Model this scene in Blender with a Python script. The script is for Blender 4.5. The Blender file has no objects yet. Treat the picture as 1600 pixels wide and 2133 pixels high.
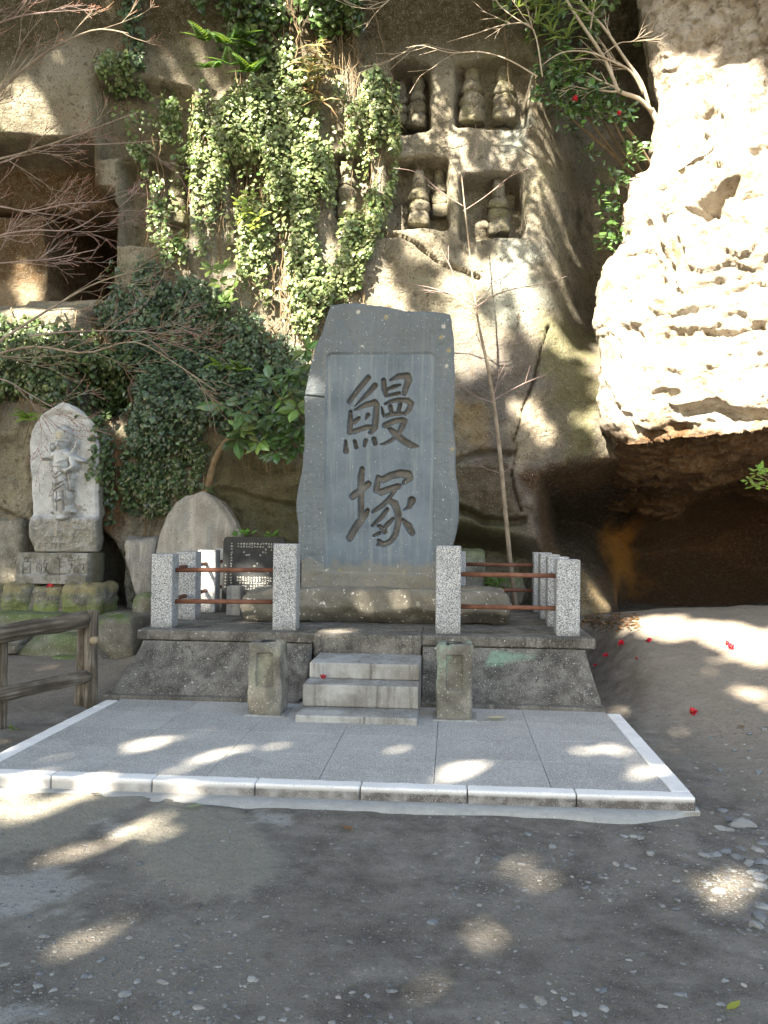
import bpy, math, random
import numpy as np
from mathutils import Vector, Matrix

random.seed(7)
RNG = np.random.default_rng(11)
scene = bpy.context.scene
COL = scene.collection

# ------------------------------------------------------------------ camera
CAM = np.array([-1.3465, -4.875, 1.4605])
YAW, PITCH, ROLL, FPX = .0783, .0173, -.0112, 1802.0
def _rot():
    c, s = math.cos(YAW), math.sin(YAW); Rz = np.array([[c, -s, 0], [s, c, 0], [0, 0, 1]])
    c, s = math.cos(PITCH), math.sin(PITCH); Rx = np.array([[1, 0, 0], [0, c, -s], [0, s, c]])
    c, s = math.cos(ROLL), math.sin(ROLL); Ry = np.array([[c, 0, s], [0, 1, 0], [-s, 0, c]])
    return Rz @ Rx @ Ry
ROT = _rot()
cam_data = bpy.data.cameras.new('camera')
cam = bpy.data.objects.new('camera', cam_data); COL.objects.link(cam)
m = Matrix.Identity(4)
for i in range(3):
    m[i][0], m[i][1], m[i][2], m[i][3] = ROT[i, 0], ROT[i, 2], -ROT[i, 1], CAM[i]
cam.matrix_world = m
cam_data.sensor_fit = 'VERTICAL'; cam_data.sensor_height = 36.0
cam_data.lens = FPX / 2133.0 * 36.0
cam_data.clip_start = .05; cam_data.clip_end = 500
scene.camera = cam

# ------------------------------------------------------------------ light
SUN_DIR = np.array([.45, 1.0, -.85]); SUN_DIR /= np.linalg.norm(SUN_DIR)     # the way the light travels
ELEV = math.asin(-SUN_DIR[2])
world = bpy.data.worlds.new('World'); scene.world = world; world.use_nodes = True
wn = world.node_tree.nodes; wl = world.node_tree.links
sky = wn.new('ShaderNodeTexSky'); sky.sky_type = 'NISHITA'; sky.sun_disc = False
sky.sun_elevation = ELEV; sky.sun_rotation = math.atan2(-SUN_DIR[0], -SUN_DIR[1])
wl.new(sky.outputs[0], wn['Background'].inputs[0]); wn['Background'].inputs[1].default_value = .08
sun_data = bpy.data.lights.new('sun', 'SUN'); sun_data.energy = 5.0; sun_data.angle = math.radians(.53)
sun_data.color = (1.0, .98, .95)
sun = bpy.data.objects.new('sun', sun_data); COL.objects.link(sun)
sun.rotation_euler = Vector(SUN_DIR).to_track_quat('-Z', 'Y').to_euler()
sun.location = (-10, -20, 20)
vs = scene.view_settings
vs.view_transform = 'Standard'; vs.look = 'None'; vs.gamma = 1; vs.use_curve_mapping = False
vs.exposure = 3.06
vs.use_white_balance = True; vs.white_balance_temperature = 8300; vs.white_balance_tint = 10
scene.render.engine = 'CYCLES'
cy = scene.cycles
cy.use_denoising = True; cy.max_bounces = 6; cy.diffuse_bounces = 4; cy.glossy_bounces = 2
cy.transmission_bounces = 3; cy.transparent_max_bounces = 4
cy.use_adaptive_sampling = False
cy.sample_clamp_indirect = 8

# ------------------------------------------------------------------ helpers
def ray(px, py): return ROT @ np.array([(px - 800) / FPX, 1, -(py - 1066.5) / FPX])
def atY(px, py, Y):
    d = ray(px, py); return CAM + d * (Y - CAM[1]) / d[1]
def atZ(px, py, Z):
    d = ray(px, py); return CAM + d * (Z - CAM[2]) / d[2]

_perm = np.random.default_rng(5).permutation(4096).astype(np.int64)
_val = np.random.default_rng(6).uniform(-1, 1, 4096)
def vnoise(x, y, z):
    x = np.asarray(x, float); y = np.asarray(y, float) + 0 * x; z = np.asarray(z, float) + 0 * x
    xi, yi, zi = np.floor(x).astype(np.int64), np.floor(y).astype(np.int64), np.floor(z).astype(np.int64)
    fx, fy, fz = x - xi, y - yi, z - zi
    fx = fx * fx * fx * (fx * (fx * 6 - 15) + 10); fy = fy * fy * fy * (fy * (fy * 6 - 15) + 10); fz = fz * fz * fz * (fz * (fz * 6 - 15) + 10)
    def h(a, b, c): return _val[_perm[(_perm[(_perm[a & 4095] + b) & 4095] + c) & 4095]]
    def L(a, b, t): return a + (b - a) * t
    r = []
    for dz in (0, 1):
        a = L(h(xi, yi, zi + dz), h(xi + 1, yi, zi + dz), fx)
        b = L(h(xi, yi + 1, zi + dz), h(xi + 1, yi + 1, zi + dz), fx)
        r.append(L(a, b, fy))
    return L(r[0], r[1], fz)
def fbm(x, y, z, f=1.0, o=4, g=.5, seed=0):
    s = 0; a = 1; n = 0
    for i in range(o):
        s = s + a * vnoise(np.asarray(x) * f + 17.3 * seed + i * 3.1, np.asarray(y) * f + 5.7 * seed, np.asarray(z) * f + 9.1 * i)
        n += a; a *= g; f *= 2.03
    return s / n
def ridge(x, y, z, f=1.0, o=4, seed=0):
    s = 0; a = 1; n = 0
    for i in range(o):
        s = s + a * (1 - 2 * np.abs(vnoise(np.asarray(x) * f + 31.7 * seed, np.asarray(y) * f + 2.3 * i, np.asarray(z) * f + 7.7 * seed)))
        n += a; a *= .5; f *= 2.1
    return s / n
def sstep(a, b, x):
    t = np.clip((np.asarray(x, float) - a) / (b - a), 0, 1); return t * t * (3 - 2 * t)
def inpoly(X, Y, poly):
    X = np.asarray(X); Y = np.asarray(Y); r = np.zeros(X.shape, bool); n = len(poly); j = n - 1
    for i in range(n):
        xi, yi = poly[i][0], poly[i][1]; xj, yj = poly[j][0], poly[j][1]
        if yi != yj:
            c = ((yi > Y) != (yj > Y)) & (X < (xj - xi) * (Y - yi) / (yj - yi) + xi); r ^= c
        j = i
    return r
def polydist(X, Y, poly):          # distance to a polygon's border, + inside
    d = np.full(np.shape(X), 1e9); n = len(poly)
    for i in range(n):
        ax, ay = poly[i][:2]; bx, by = poly[(i + 1) % n][:2]
        ux, uy = bx - ax, by - ay; L = ux * ux + uy * uy + 1e-12
        t = np.clip(((X - ax) * ux + (Y - ay) * uy) / L, 0, 1)
        d = np.minimum(d, np.hypot(X - ax - t * ux, Y - ay - t * uy))
    return np.where(inpoly(X, Y, poly), d, -d)

def mesh(name, V, F, mat=None, smooth=True, tint=None):
    """V (n,3); F list of arrays (k,3)/(k,4) or one array"""
    V = np.asarray(V, np.float32)
    if not isinstance(F, list): F = [F]
    F = [np.asarray(f, np.int32) for f in F if len(f)]
    me = bpy.data.meshes.new(name)
    me.vertices.add(len(V)); me.vertices.foreach_set('co', V.ravel())
    nl = sum(f.size for f in F); npoly = sum(len(f) for f in F)
    me.loops.add(nl); me.polygons.add(npoly)
    me.loops.foreach_set('vertex_index', np.concatenate([f.ravel() for f in F]))
    tot = np.concatenate([np.full(len(f), f.shape[1]) for f in F]); st = np.concatenate([[0], np.cumsum(tot)[:-1]])
    me.polygons.foreach_set('loop_start', st.astype(np.int32)); me.polygons.foreach_set('loop_total', tot.astype(np.int32))
    me.polygons.foreach_set('use_smooth', np.full(npoly, smooth))
    if tint is None: tint = np.zeros((len(V), 4))
    if tint is not None:
        a = me.color_attributes.new('tint', 'FLOAT_COLOR', 'POINT')
        a.data.foreach_set('color', np.asarray(tint, np.float32).ravel())
    me.update(calc_edges=True); me.validate()
    if mat: me.materials.append(mat)
    return me
def obj(name, me, parent=None, **kw):
    o = bpy.data.objects.new(name, me); COL.objects.link(o)
    if parent is not None:
        o.parent = parent; o.location = -parent.location
    for k, v in kw.items(): o[k] = v
    return o
def thing(name, label, cat, loc, group=None):
    o = bpy.data.objects.new(name, None); COL.objects.link(o); o.location = Vector([float(c) for c in loc]); o.empty_display_size = .1
    o['label'] = label; o['category'] = cat
    if group: o['group'] = group
    return o
def tag(o, label, cat, group=None):
    o['label'] = label; o['category'] = cat
    if group: o['group'] = group
    return o
def gridfaces(nu, nv, off=0):
    i = np.arange(nu - 1)[None, :] + nu * np.arange(nv - 1)[:, None]; i = i.ravel() + off
    return np.stack([i, i + 1, i + 1 + nu, i + nu], 1)

def rbox(lo, hi, r=.02, n=8, amp=0.0, f=4.0, seed=0, batter=None):
    """rounded, slightly worn block; returns V, F"""
    lo = np.array(lo, float); hi = np.array(hi, float); s = (hi - lo) / 2; c = (hi + lo) / 2
    r = min(r, s.min() * .98)
    N = np.maximum(2, np.ceil(n * s / s.max()).astype(int))
    def line(k):
        g = s[k] - r; e_ = min(r * 1.2, g * .45); t = np.linspace(-1, 1, N[k] + 1) * (g - e_)
        return np.concatenate([[-s[k], -g], t, [g, s[k]]])
    ls = [line(k) for k in range(3)]
    pts = []; fs = []; off = 0
    for ax in range(3):
        a, b = [(1, 2), (2, 0), (0, 1)][ax]
        A, B = np.meshgrid(ls[a], ls[b]); nu, nv = len(ls[a]), len(ls[b])
        for sg in (-1, 1):
            P = np.zeros((nu * nv, 3)); P[:, a] = A.ravel(); P[:, b] = B.ravel(); P[:, ax] = sg * s[ax]
            gf = gridfaces(nu, nv, off); fs.append(gf if sg > 0 else gf[:, ::-1]); pts.append(P); off += nu * nv
    P = np.concatenate(pts); F = np.concatenate(fs)
    key = np.round(P, 6); u, inv = np.unique(key, axis=0, return_inverse=True); inv = inv.ravel()
    P = u; F = inv[F]
    inner = np.clip(P, -(s - r), s - r); d = P - inner; L = np.linalg.norm(d, axis=1, keepdims=True)
    nrm = d / np.maximum(L, 1e-9); P = inner + nrm * r
    P = P + c
    if amp: P = P + nrm * (fbm(P[:, 0], P[:, 1], P[:, 2], f, 4, .55, seed) * amp)[:, None]
    return P, F
def box_mesh(name, lo, hi, mat, r=.012, n=8, amp=.002, f=5, seed=0, tintf=None, warp=None, smooth=True):
    P, F = rbox(lo, hi, r, n, amp, f, seed)
    if warp: P = warp(P)
    return mesh(name, P, F, mat, smooth, tintf(P) if tintf else None)
_ico = {}
def ico(sub):
    if sub not in _ico:
        import bmesh
        b = bmesh.new(); bmesh.ops.create_icosphere(b, subdivisions=sub, radius=1)
        _ico[sub] = (np.array([v.co[:] for v in b.verts]), np.array([[v.index for v in f.verts] for f in b.faces])); b.free()
    return _ico[sub]
def rockV(c, s, sub=4, boxy=.5, amp=.15, f=1.6, seed=0, cut=0):
    V, F = ico(sub); V = V.copy()
    k = np.max(np.abs(V), axis=1, keepdims=True); V = V * (1 - boxy) + (V / k) * boxy * .82
    n = fbm(V[:, 0] + seed * 3.3, V[:, 1], V[:, 2], f, 5, .55, seed)
    q = ridge(V[:, 0], V[:, 1] + seed, V[:, 2], f * .8, 3, seed)
    V = V * (1 + amp * n + amp * .5 * q)[:, None]
    for i in range(cut):
        r = np.random.default_rng(seed * 10 + i); d = r.normal(size=3); d /= np.linalg.norm(d)
        h = V @ d; lim = (.72 if cut < 6 else .52) + .14 * r.random(); V = V - np.maximum(h - lim, 0)[:, None] * d * .97
    return V * np.array(s) + np.array(c), F
def rock(name, c, s, mat, tintf=None, rotz=0, parent=None, **k):
    V, F = rockV((0, 0, 0), s, **k)
    cs, sn = math.cos(rotz), math.sin(rotz)
    V = np.stack([V[:, 0] * cs - V[:, 1] * sn, V[:, 0] * sn + V[:, 1] * cs, V[:, 2]], 1) + np.array(c)
    return obj(name, mesh(name, V, F, mat, True, tintf(V) if tintf else None), parent)
def tubeV(pts, rad, sides=5, cap=True):
    pts = np.asarray(pts, float); n = len(pts); rad = np.broadcast_to(np.asarray(rad, float), (n,))
    T = np.gradient(pts, axis=0); T /= np.linalg.norm(T, axis=1, keepdims=True) + 1e-12
    up = np.array([.31, .17, .93]); N = np.cross(T, up); N /= np.linalg.norm(N, axis=1, keepdims=True) + 1e-12; B = np.cross(T, N)
    a = np.linspace(0, 2 * np.pi, sides, endpoint=False)
    V = pts[:, None, :] + rad[:, None, None] * (np.cos(a)[None, :, None] * N[:, None, :] + np.sin(a)[None, :, None] * B[:, None, :])
    V = V.reshape(-1, 3)
    i = np.arange(n - 1)[:, None] * sides; j = np.arange(sides)[None, :]; k = (np.arange(sides) + 1)[None, :] % sides
    F = np.stack([i + j, i + k, i + k + sides, i + j + sides], -1).reshape(-1, 4)
    tri = []
    if cap:
        V = np.concatenate([V, pts[:1], pts[-1:]]); b = n * sides
        for q in range(sides):
            tri.append((b, (q + 1) % sides, q)); tri.append((b + 1, (n - 1) * sides + q, (n - 1) * sides + (q + 1) % sides))
    return V, F, np.array(tri, int).reshape(-1, 3)
class Acc:
    def __init__(s): s.V = []; s.Q = []; s.T = []; s.C = []; s.n = 0
    def add(s, V, Q=None, T=None, C=None):
        s.V.append(V)
        if Q is not None and len(Q): s.Q.append(np.asarray(Q) + s.n)
        if T is not None and len(T): s.T.append(np.asarray(T) + s.n)
        if C is not None: s.C.append(C)
        s.n += len(V)
    def tube(s, pts, rad, sides=5, cap=True): V, Q, T = tubeV(pts, rad, sides, cap); s.add(V, Q, T)
    def mesh(s, name, mat, smooth=True):
        F = []
        if s.Q: F.append(np.concatenate(s.Q))
        if s.T: F.append(np.concatenate(s.T))
        return mesh(name, np.concatenate(s.V), F, mat, smooth, np.concatenate(s.C) if s.C else None)
def spline(pts, n):
    pts = np.asarray(pts, float); t = np.arange(len(pts)); tt = np.linspace(0, len(pts) - 1, n)
    i = np.clip(tt.astype(int), 0, len(pts) - 2); f = (tt - i)[:, None]
    p0 = pts[np.maximum(i - 1, 0)]; p1 = pts[i]; p2 = pts[i + 1]; p3 = pts[np.minimum(i + 2, len(pts) - 1)]
    return .5 * ((2 * p1) + (-p0 + p2) * f + (2 * p0 - 5 * p1 + 4 * p2 - p3) * f ** 2 + (-p0 + 3 * p1 - 3 * p2 + p3) * f ** 3)

# leaf templates: x across, y along, z out
IVY = (np.array([[0, 0, 0], [-.48, .12, -.07], [-.40, .50, -.09], [0, 1, .0], [.40, .50, -.09], [.48, .12, -.07], [0, .4, .08]], float),
       np.array([[0, 6, 2, 1], [6, 3, 3, 2], [0, 5, 4, 6], [6, 4, 3, 3]]))
OVAL = (np.array([[0, 0, 0], [-.20, .28, -.04], [-.22, .62, -.05], [0, 1, -.10], [.22, .62, -.05], [.20, .28, -.04], [0, .35, .05], [0, .7, .03]], float),
        np.array([[0, 6, 1], [6, 7, 2], [6, 2, 1], [7, 3, 2], [0, 5, 6], [6, 4, 7], [6, 5, 4], [7, 4, 3]]))
BLADE = (np.array([[-.04, 0, 0], [.04, 0, 0], [-.055, .45, .06], [.055, .45, .06], [0, 1, -.12]], float), np.array([[0, 1, 3], [0, 3, 2], [2, 3, 4]]))
IVYT = (IVY[0], np.array([[0, 6, 1], [6, 2, 1], [6, 3, 2], [0, 5, 6], [6, 5, 4], [6, 4, 3]]))
def leaves(P, N, D, size, tmpl, cols):
    """one leaf per point: N faces out, D is the way the tip points"""
    T, F = tmpl; n = len(P)
    D = D / (np.linalg.norm(D, axis=1, keepdims=True) + 1e-9)
    X = np.cross(D, N); X /= np.linalg.norm(X, axis=1, keepdims=True) + 1e-9
    Z = np.cross(X, D)
    s = np.asarray(size)[:, None, None]
    V = P[:, None, :] + s * (T[None, :, 0:1] * X[:, None] + T[None, :, 1:2] * D[:, None] + T[None, :, 2:3] * Z[:, None])
    FF = (F[None] + (np.arange(n) * len(T))[:, None, None]).reshape(-1, F.shape[1])
    C = np.repeat(cols, len(T), axis=0)
    return V.reshape(-1, 3), FF, C
def leafcols(n, base, var, rng):
    c = np.array(base)[None] * np.exp(rng.normal(0, var, (n, 1))) * (1 + rng.normal(0, .08, (n, 3)))
    return np.concatenate([np.clip(c, 0, 1), np.ones((n, 1))], 1)

# ------------------------------------------------------------------ materials
def material(name, ramp, scale=3, detail=8, rough=.85, bump=.3, bscale=25, tint=False, speck=None, streak=None, spec=.3, big=None, coord='Object', stretch=None, bdist=.02):
    """ramp [(pos,(r,g,b))]; speck [(scale,lo,hi,(rgb))] ; big (scale,(rgb),lo,hi) patches"""
    M = bpy.data.materials.new(name); M.use_nodes = True; nt = M.node_tree; N = nt.nodes; L = nt.links
    b = N['Principled BSDF']; b.inputs['Roughness'].default_value = rough; b.inputs['Specular IOR Level'].default_value = spec
    tc = N.new('ShaderNodeTexCoord'); co = tc.outputs[coord]
    def mapped(sc):
        mp = N.new('ShaderNodeMapping'); mp.inputs['Scale'].default_value = sc; L.new(co, mp.inputs[0]); return mp.outputs[0]
    if stretch: co0 = mapped(stretch)
    else: co0 = co
    def noise(sc, det=6, vec=None, ro=.6):
        n = N.new('ShaderNodeTexNoise'); n.inputs['Scale'].default_value = sc; n.inputs['Detail'].default_value = det; n.inputs['Roughness'].default_value = ro
        L.new(vec if vec is not None else co0, n.inputs['Vector']); return n.outputs[0]
    def rmp(src, pts):
        r = N.new('ShaderNodeValToRGB'); e = r.color_ramp.elements
        while len(e) > 1: e.remove(e[0])
        e[0].position = pts[0][0]; e[0].color = (*pts[0][1], 1)
        for p, c in pts[1:]:
            q = e.new(p); q.color = (*c, 1)
        L.new(src, r.inputs[0]); return r.outputs[0]
    def mix(f, a, bb):
        x = N.new('ShaderNodeMix'); x.data_type = 'RGBA'
        if isinstance(f, float): x.inputs[0].default_value = f
        else: L.new(f, x.inputs[0])
        L.new(a, x.inputs[6])
        if isinstance(bb, tuple): x.inputs[7].default_value = (*bb, 1)
        else: L.new(bb, x.inputs[7])
        return x.outputs[2]
    col = rmp(noise(scale, detail), ramp)
    for (sc, c, lo, hi) in (big or []):
        col = mix(rmp(noise(sc, 11, None, .68), [(lo, (0, 0, 0)), (hi, (1, 1, 1))]), col, c)
    if streak:
        sc, c, lo, hi = streak
        col = mix(rmp(noise(sc, 5, mapped((9, 9, .5))), [(lo, (0, 0, 0)), (hi, (1, 1, 1))]), col, c)
    if tint:
        at = N.new('ShaderNodeAttribute'); at.attribute_name = 'tint'
        bl = noise(scale * 4, 4)
        mm = N.new('ShaderNodeMath'); mm.operation = 'MULTIPLY_ADD'; L.new(bl, mm.inputs[0]); mm.inputs[1].default_value = 1.2; mm.inputs[2].default_value = -.6
        ad = N.new('ShaderNodeMath'); ad.operation = 'ADD'; L.new(at.outputs['Alpha'], ad.inputs[0])
        m2 = N.new('ShaderNodeMath'); m2.operation = 'MULTIPLY'; L.new(mm.outputs[0], m2.inputs[0]); L.new(at.outputs['Alpha'], m2.inputs[1])
        L.new(m2.outputs[0], ad.inputs[1]); ad.use_clamp = True
        tn = mix(.35, at.outputs['Color'], mix(noise(scale * 7, 5), at.outputs['Color'], (.02, .02, .015)))
        col = mix(ad.outputs[0], col, tn)
    for (sc, lo, hi, c) in (speck or []):
        col = mix(rmp(noise(sc, 2, co, .5), [(lo, (0, 0, 0)), (hi, (1, 1, 1))]), col, c)
    L.new(col, b.inputs['Base Color'])
    if bump:
        bp = N.new('ShaderNodeBump'); bp.inputs['Strength'].default_value = bump; bp.inputs['Distance'].default_value = bdist
        h2 = N.new('ShaderNodeMath'); h2.operation = 'MULTIPLY_ADD'; L.new(noise(bscale * .22, 6, None, .6), h2.inputs[0]); h2.inputs[1].default_value = 1.6; L.new(noise(bscale, 8, None, .7), h2.inputs[2])
        L.new(h2.outputs[0], bp.inputs['Height']); L.new(bp.outputs[0], b.inputs['Normal'])
    return M
def leaf_material(name, rough=.4, trans=.25, tcol=(.25, .4, .05), spec=.5):
    M = bpy.data.materials.new(name); M.use_nodes = True; nt = M.node_tree; N = nt.nodes; L = nt.links
    b = N['Principled BSDF']; b.inputs['Roughness'].default_value = rough; b.inputs['Specular IOR Level'].default_value = spec
    at = N.new('ShaderNodeAttribute'); at.attribute_name = 'tint'; L.new(at.outputs['Color'], b.inputs['Base Color'])
    tr = N.new('ShaderNodeBsdfTranslucent'); mx = N.new('ShaderNodeMix'); mx.data_type = 'RGBA'; mx.inputs[0].default_value = .5
    L.new(at.outputs['Color'], mx.inputs[6]); mx.inputs[7].default_value = (*tcol, 1); L.new(mx.outputs[2], tr.inputs[0])
    ms = N.new('ShaderNodeMixShader'); ms.inputs[0].default_value = trans
    L.new(b.outputs[0], ms.inputs[1]); L.new(tr.outputs[0], ms.inputs[2]); L.new(ms.outputs[0], N['Material Output'].inputs[0])
    return M

MAT = {}
MAT['cliff'] = material('tuff_rock', [(.30, (.085, .078, .06)), (.44, (.19, .175, .135)), (.56, (.29, .27, .215)), (.72, (.38, .36, .30))], 3.4, 13, .95, .8, 34, tint=True,
                        big=[(.9, (.20, .195, .175), .50, .64), (1.7, (.13, .135, .075), .52, .68), (5, (.075, .068, .052), .60, .70)], speck=[(14, .60, .72, (.12, .10, .075)), (55, .60, .70, (.07, .055, .04)), (90, .64, .72, (.44, .42, .35)), (120, .36, .28, (.10, .085, .06))], bdist=.07)
MAT['outcrop'] = material('pale_tuff_rock', [(.30, (.17, .135, .095)), (.45, (.31, .275, .23)), (.62, (.39, .36, .315)), (.8, (.44, .42, .38))], 3.2, 13, .95, .7, 22, tint=True,
                          big=[(2.5, (.17, .14, .075), .58, .68), (7, (.14, .11, .07), .62, .70)], speck=[(24, .66, .71, (.12, .095, .06)), (60, .64, .70, (.16, .13, .09))], bdist=.09)
MAT['ground'] = material('packed_dirt', [(.30, (.076, .069, .061)), (.46, (.136, .125, .110)), (.56, (.178, .165, .146)), (.72, (.26, .242, .215))], 5.5, 14, .95, .9, 70, tint=True,
                         big=[(1.3, (.20, .185, .16), .50, .68), (3.7, (.085, .077, .067), .58, .72)], speck=[(230, .60, .68, (.27, .25, .225)), (110, .36, .28, (.045, .04, .035)), (60, .69, .71, (.34, .335, .32))], bdist=.022)
MAT['paver'] = material('paving_granite', [(.35, (.29, .29, .28)), (.5, (.355, .355, .345)), (.65, (.42, .42, .41))], 3.5, 12, .85, .5, 140,
                        big=[(1.1, (.29, .285, .265), .50, .66), (8, (.46, .46, .45), .62, .72)],
                        speck=[(170, .56, .64, (.60, .60, .60)), (150, .42, .34, (.17, .17, .17))], bdist=.006, tint=True)
MAT['kerb'] = material('kerb_granite', [(.3, (.60, .60, .60)), (.5, (.70, .70, .70)), (.7, (.76, .76, .76))], 3, 6, .85, .3, 120, tint=True,
                       speck=[(160, .40, .30, (.34, .34, .34))], bdist=.005)
MAT['granite'] = material('speckled_granite', [(.3, (.34, .36, .38)), (.6, (.48, .50, .52))], 6, 4, .6, .12, 150, tint=True,
                          speck=[(125, .54, .46, (.16, .17, .185)), (160, .61, .66, (.60, .61, .62)), (130, .44, .37, (.06, .065, .07))], bdist=.004)
MAT['concrete'] = material('weathered_concrete', [(.32, (.065, .06, .053)), (.45, (.115, .107, .095)), (.55, (.16, .15, .134)), (.70, (.23, .217, .195))], 7, 14, .92, .8, 60, tint=True,
                           big=[(3.2, (.055, .05, .044), .54, .64), (6.5, (.24, .225, .20), .60, .68)], streak=(2.2, (.06, .055, .05), .56, .70), speck=[(150, .62, .68, (.40, .40, .38)), (70, .64, .70, (.05, .045, .04)), (45, .70, .72, (.5, .5, .48))], bdist=.02)
MAT['step'] = material('step_concrete', [(.3, (.17, .165, .155)), (.5, (.25, .25, .24)), (.7, (.36, .365, .36))], 3.0, 9, .9, .3, 60, tint=True,
                       streak=(3, (.13, .125, .115), .5, .68), speck=[(120, .66, .70, (.46, .46, .45))], bdist=.008)
MAT['slate'] = material('blue_grey_slate', [(.3, (.062, .090, .118)), (.5, (.092, .127, .162)), (.72, (.13, .168, .205))], 2.5, 8, .62, .2, 40, tint=True,
                        streak=(2.4, (.17, .20, .215), .52, .75), speck=[(70, .70, .72, (.50, .51, .50)), (38, .745, .76, (.55, .56, .55))], bdist=.008, spec=.4)
MAT['carved'] = material('carved_slate', [(.3, (.072, .073, .074)), (.6, (.128, .128, .127)), (.8, (.185, .18, .17))], 8, 8, .8, .5, 60, tint=True, speck=[(60, .70, .72, (.6, .6, .58))], bdist=.008)
MAT['basestone'] = material('lichen_basestone', [(.3, (.10, .095, .08)), (.5, (.17, .16, .135)), (.7, (.25, .235, .20))], 3.2, 10, .9, .55, 26, tint=True,
                            big=[(9, (.33, .32, .27), .60, .68)], speck=[(16, .70, .72, (.60, .59, .55)), (30, .67, .71, (.50, .49, .45))], bdist=.03)
MAT['statue'] = material('pale_lichen_stone', [(.3, (.235, .25, .26)), (.5, (.355, .375, .395)), (.7, (.46, .49, .52))], 7, 10, .92, .8, 45, tint=True,
                         speck=[(45, .34, .28, (.16, .15, .13)), (90, .66, .7, (.62, .64, .66))], bdist=.012)
MAT['oldstone'] = material('old_grey_stone', [(.3, (.085, .08, .066)), (.5, (.15, .145, .125)), (.72, (.25, .245, .22))], 6, 10, .92, .8, 36, tint=True,
                           speck=[(70, .66, .7, (.42, .42, .39)), (60, .33, .27, (.06, .06, .05))], bdist=.02)
MAT['memorial'] = material('tan_memorial_stone', [(.3, (.155, .152, .145)), (.5, (.235, .23, .22)), (.7, (.33, .325, .31))], 2.6, 9, .85, .5, 40, tint=True,
                           streak=(1.6, (.37, .36, .335), .5, .75), speck=[(50, .36, .28, (.10, .095, .085)), (70, .66, .7, (.42, .41, .38))], bdist=.02)
MAT['black'] = material('polished_black_granite', [(.3, (.012, .014, .017)), (.7, (.026, .03, .034))], 20, 4, .5, .02, 100, spec=.2)
MAT['engrave'] = material('engraved_letter', [(.3, (.30, .31, .30)), (.7, (.45, .46, .45))], 30, 3, .9, 0)
MAT['rust'] = material('rusty_pipe', [(.3, (.075, .032, .02)), (.5, (.15, .062, .04)), (.7, (.21, .10, .07))], 9, 8, .75, .3, 90, stretch=(1, 1, 1), bdist=.004)
MAT['wood'] = material('weathered_log', [(.3, (.075, .06, .045)), (.5, (.15, .125, .10)), (.7, (.24, .215, .18))], 6, 8, .9, .6, 22, tint=True, bdist=.02)
MAT['logend'] = material('log_end', [(.3, (.20, .155, .10)), (.7, (.34, .28, .20))], 12, 6, .9, .3, 50)
MAT['bark'] = material('pale_bark', [(.3, (.13, .105, .08)), (.5, (.22, .18, .14)), (.7, (.31, .27, .22))], 9, 8, .9, .4, 60, bdist=.006)
MAT['palebranch'] = material('pale_branch', [(.3, (.27, .22, .17)), (.7, (.42, .37, .30))], 9, 6, .85, .2, 60, bdist=.004)
MAT['twig'] = material('reddish_twig', [(.3, (.17, .12, .11)), (.7, (.33, .26, .245))], 9, 6, .8, .1, 60)
MAT['bud'] = material('red_bud', [(.3, (.16, .045, .03)), (.7, (.28, .10, .055))], 20, 3, .7, 0)
MAT['vine'] = material('brown_vine', [(.3, (.09, .065, .04)), (.7, (.22, .17, .11))], 9, 6, .9, .2, 60)
MAT['ivy'] = leaf_material('ivy_leaf', .30, .18)
MAT['camellia'] = leaf_material('glossy_leaf', .25, .12, spec=.6)
MAT['aucuba'] = leaf_material('aucuba_leaf', .28, .15, spec=.6)
MAT['softleaf'] = leaf_material('soft_leaf', .5, .4)
MAT['petal'] = leaf_material('red_petal', .5, .25, (.6, .02, .03))
MAT['pebble'] = material('grey_pebble', [(.3, (.13, .145, .16)), (.5, (.23, .25, .265)), (.7, (.38, .39, .39))], 6, 5, .8, .3, 60, tint=True, bdist=.006)

# ------------------------------------------------------------------ the setting: ground
def ground_z(x, y):
    x = np.asarray(x, float); y = np.asarray(y, float)
    z = -.095 + .012 * fbm(x, y, 0, .8, 3) + .006 * fbm(x, y, 2, 4, 3)
    right = sstep(-.15, .55, x)
    up = .58 * sstep(1.3, 4.9, y - .25 * np.clip(x - 1, 0, 3)) - .35 * sstep(5.3, 6.8, y)
    up = up + .10 * sstep(.2, 1.6, x) * sstep(-.5, 1.5, y) + .05 * fbm(x, y, 5, 1.3, 3) * sstep(1, 2.5, y)
    z = z + right * up
    left = sstep(-3.95, -4.5, x)
    z = z + left * (.10 * sstep(2.2, 3.8, y) + .38 * sstep(4.1, 4.9, y) + .16 * sstep(2.2, 4, y) * sstep(-4.9, -4.2, x) + .035 * sstep(-.5, .5, y) + .03 * fbm(x, y, 8, 1.5, 3) * sstep(.5, 2, y))
    mid = sstep(4.6, 5.4, y) * (1 - right) * (1 - left)
    z = z + mid * .50
    z = z + .25 * sstep(-7, -16, y) + .6 * sstep(3, 7, x)
    return z
def axis(lo, a, b, hi, fine, coarse):
    return np.concatenate([np.arange(lo, a, coarse), np.arange(a, b, fine), np.arange(b, hi + coarse, coarse)])
gx = axis(-24, -6.6, 3.2, 18, .035, .4); gy = axis(-26, -2.6, 5.8, 12, .035, .4)
GX, GY = np.meshgrid(gx, gy)
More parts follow.
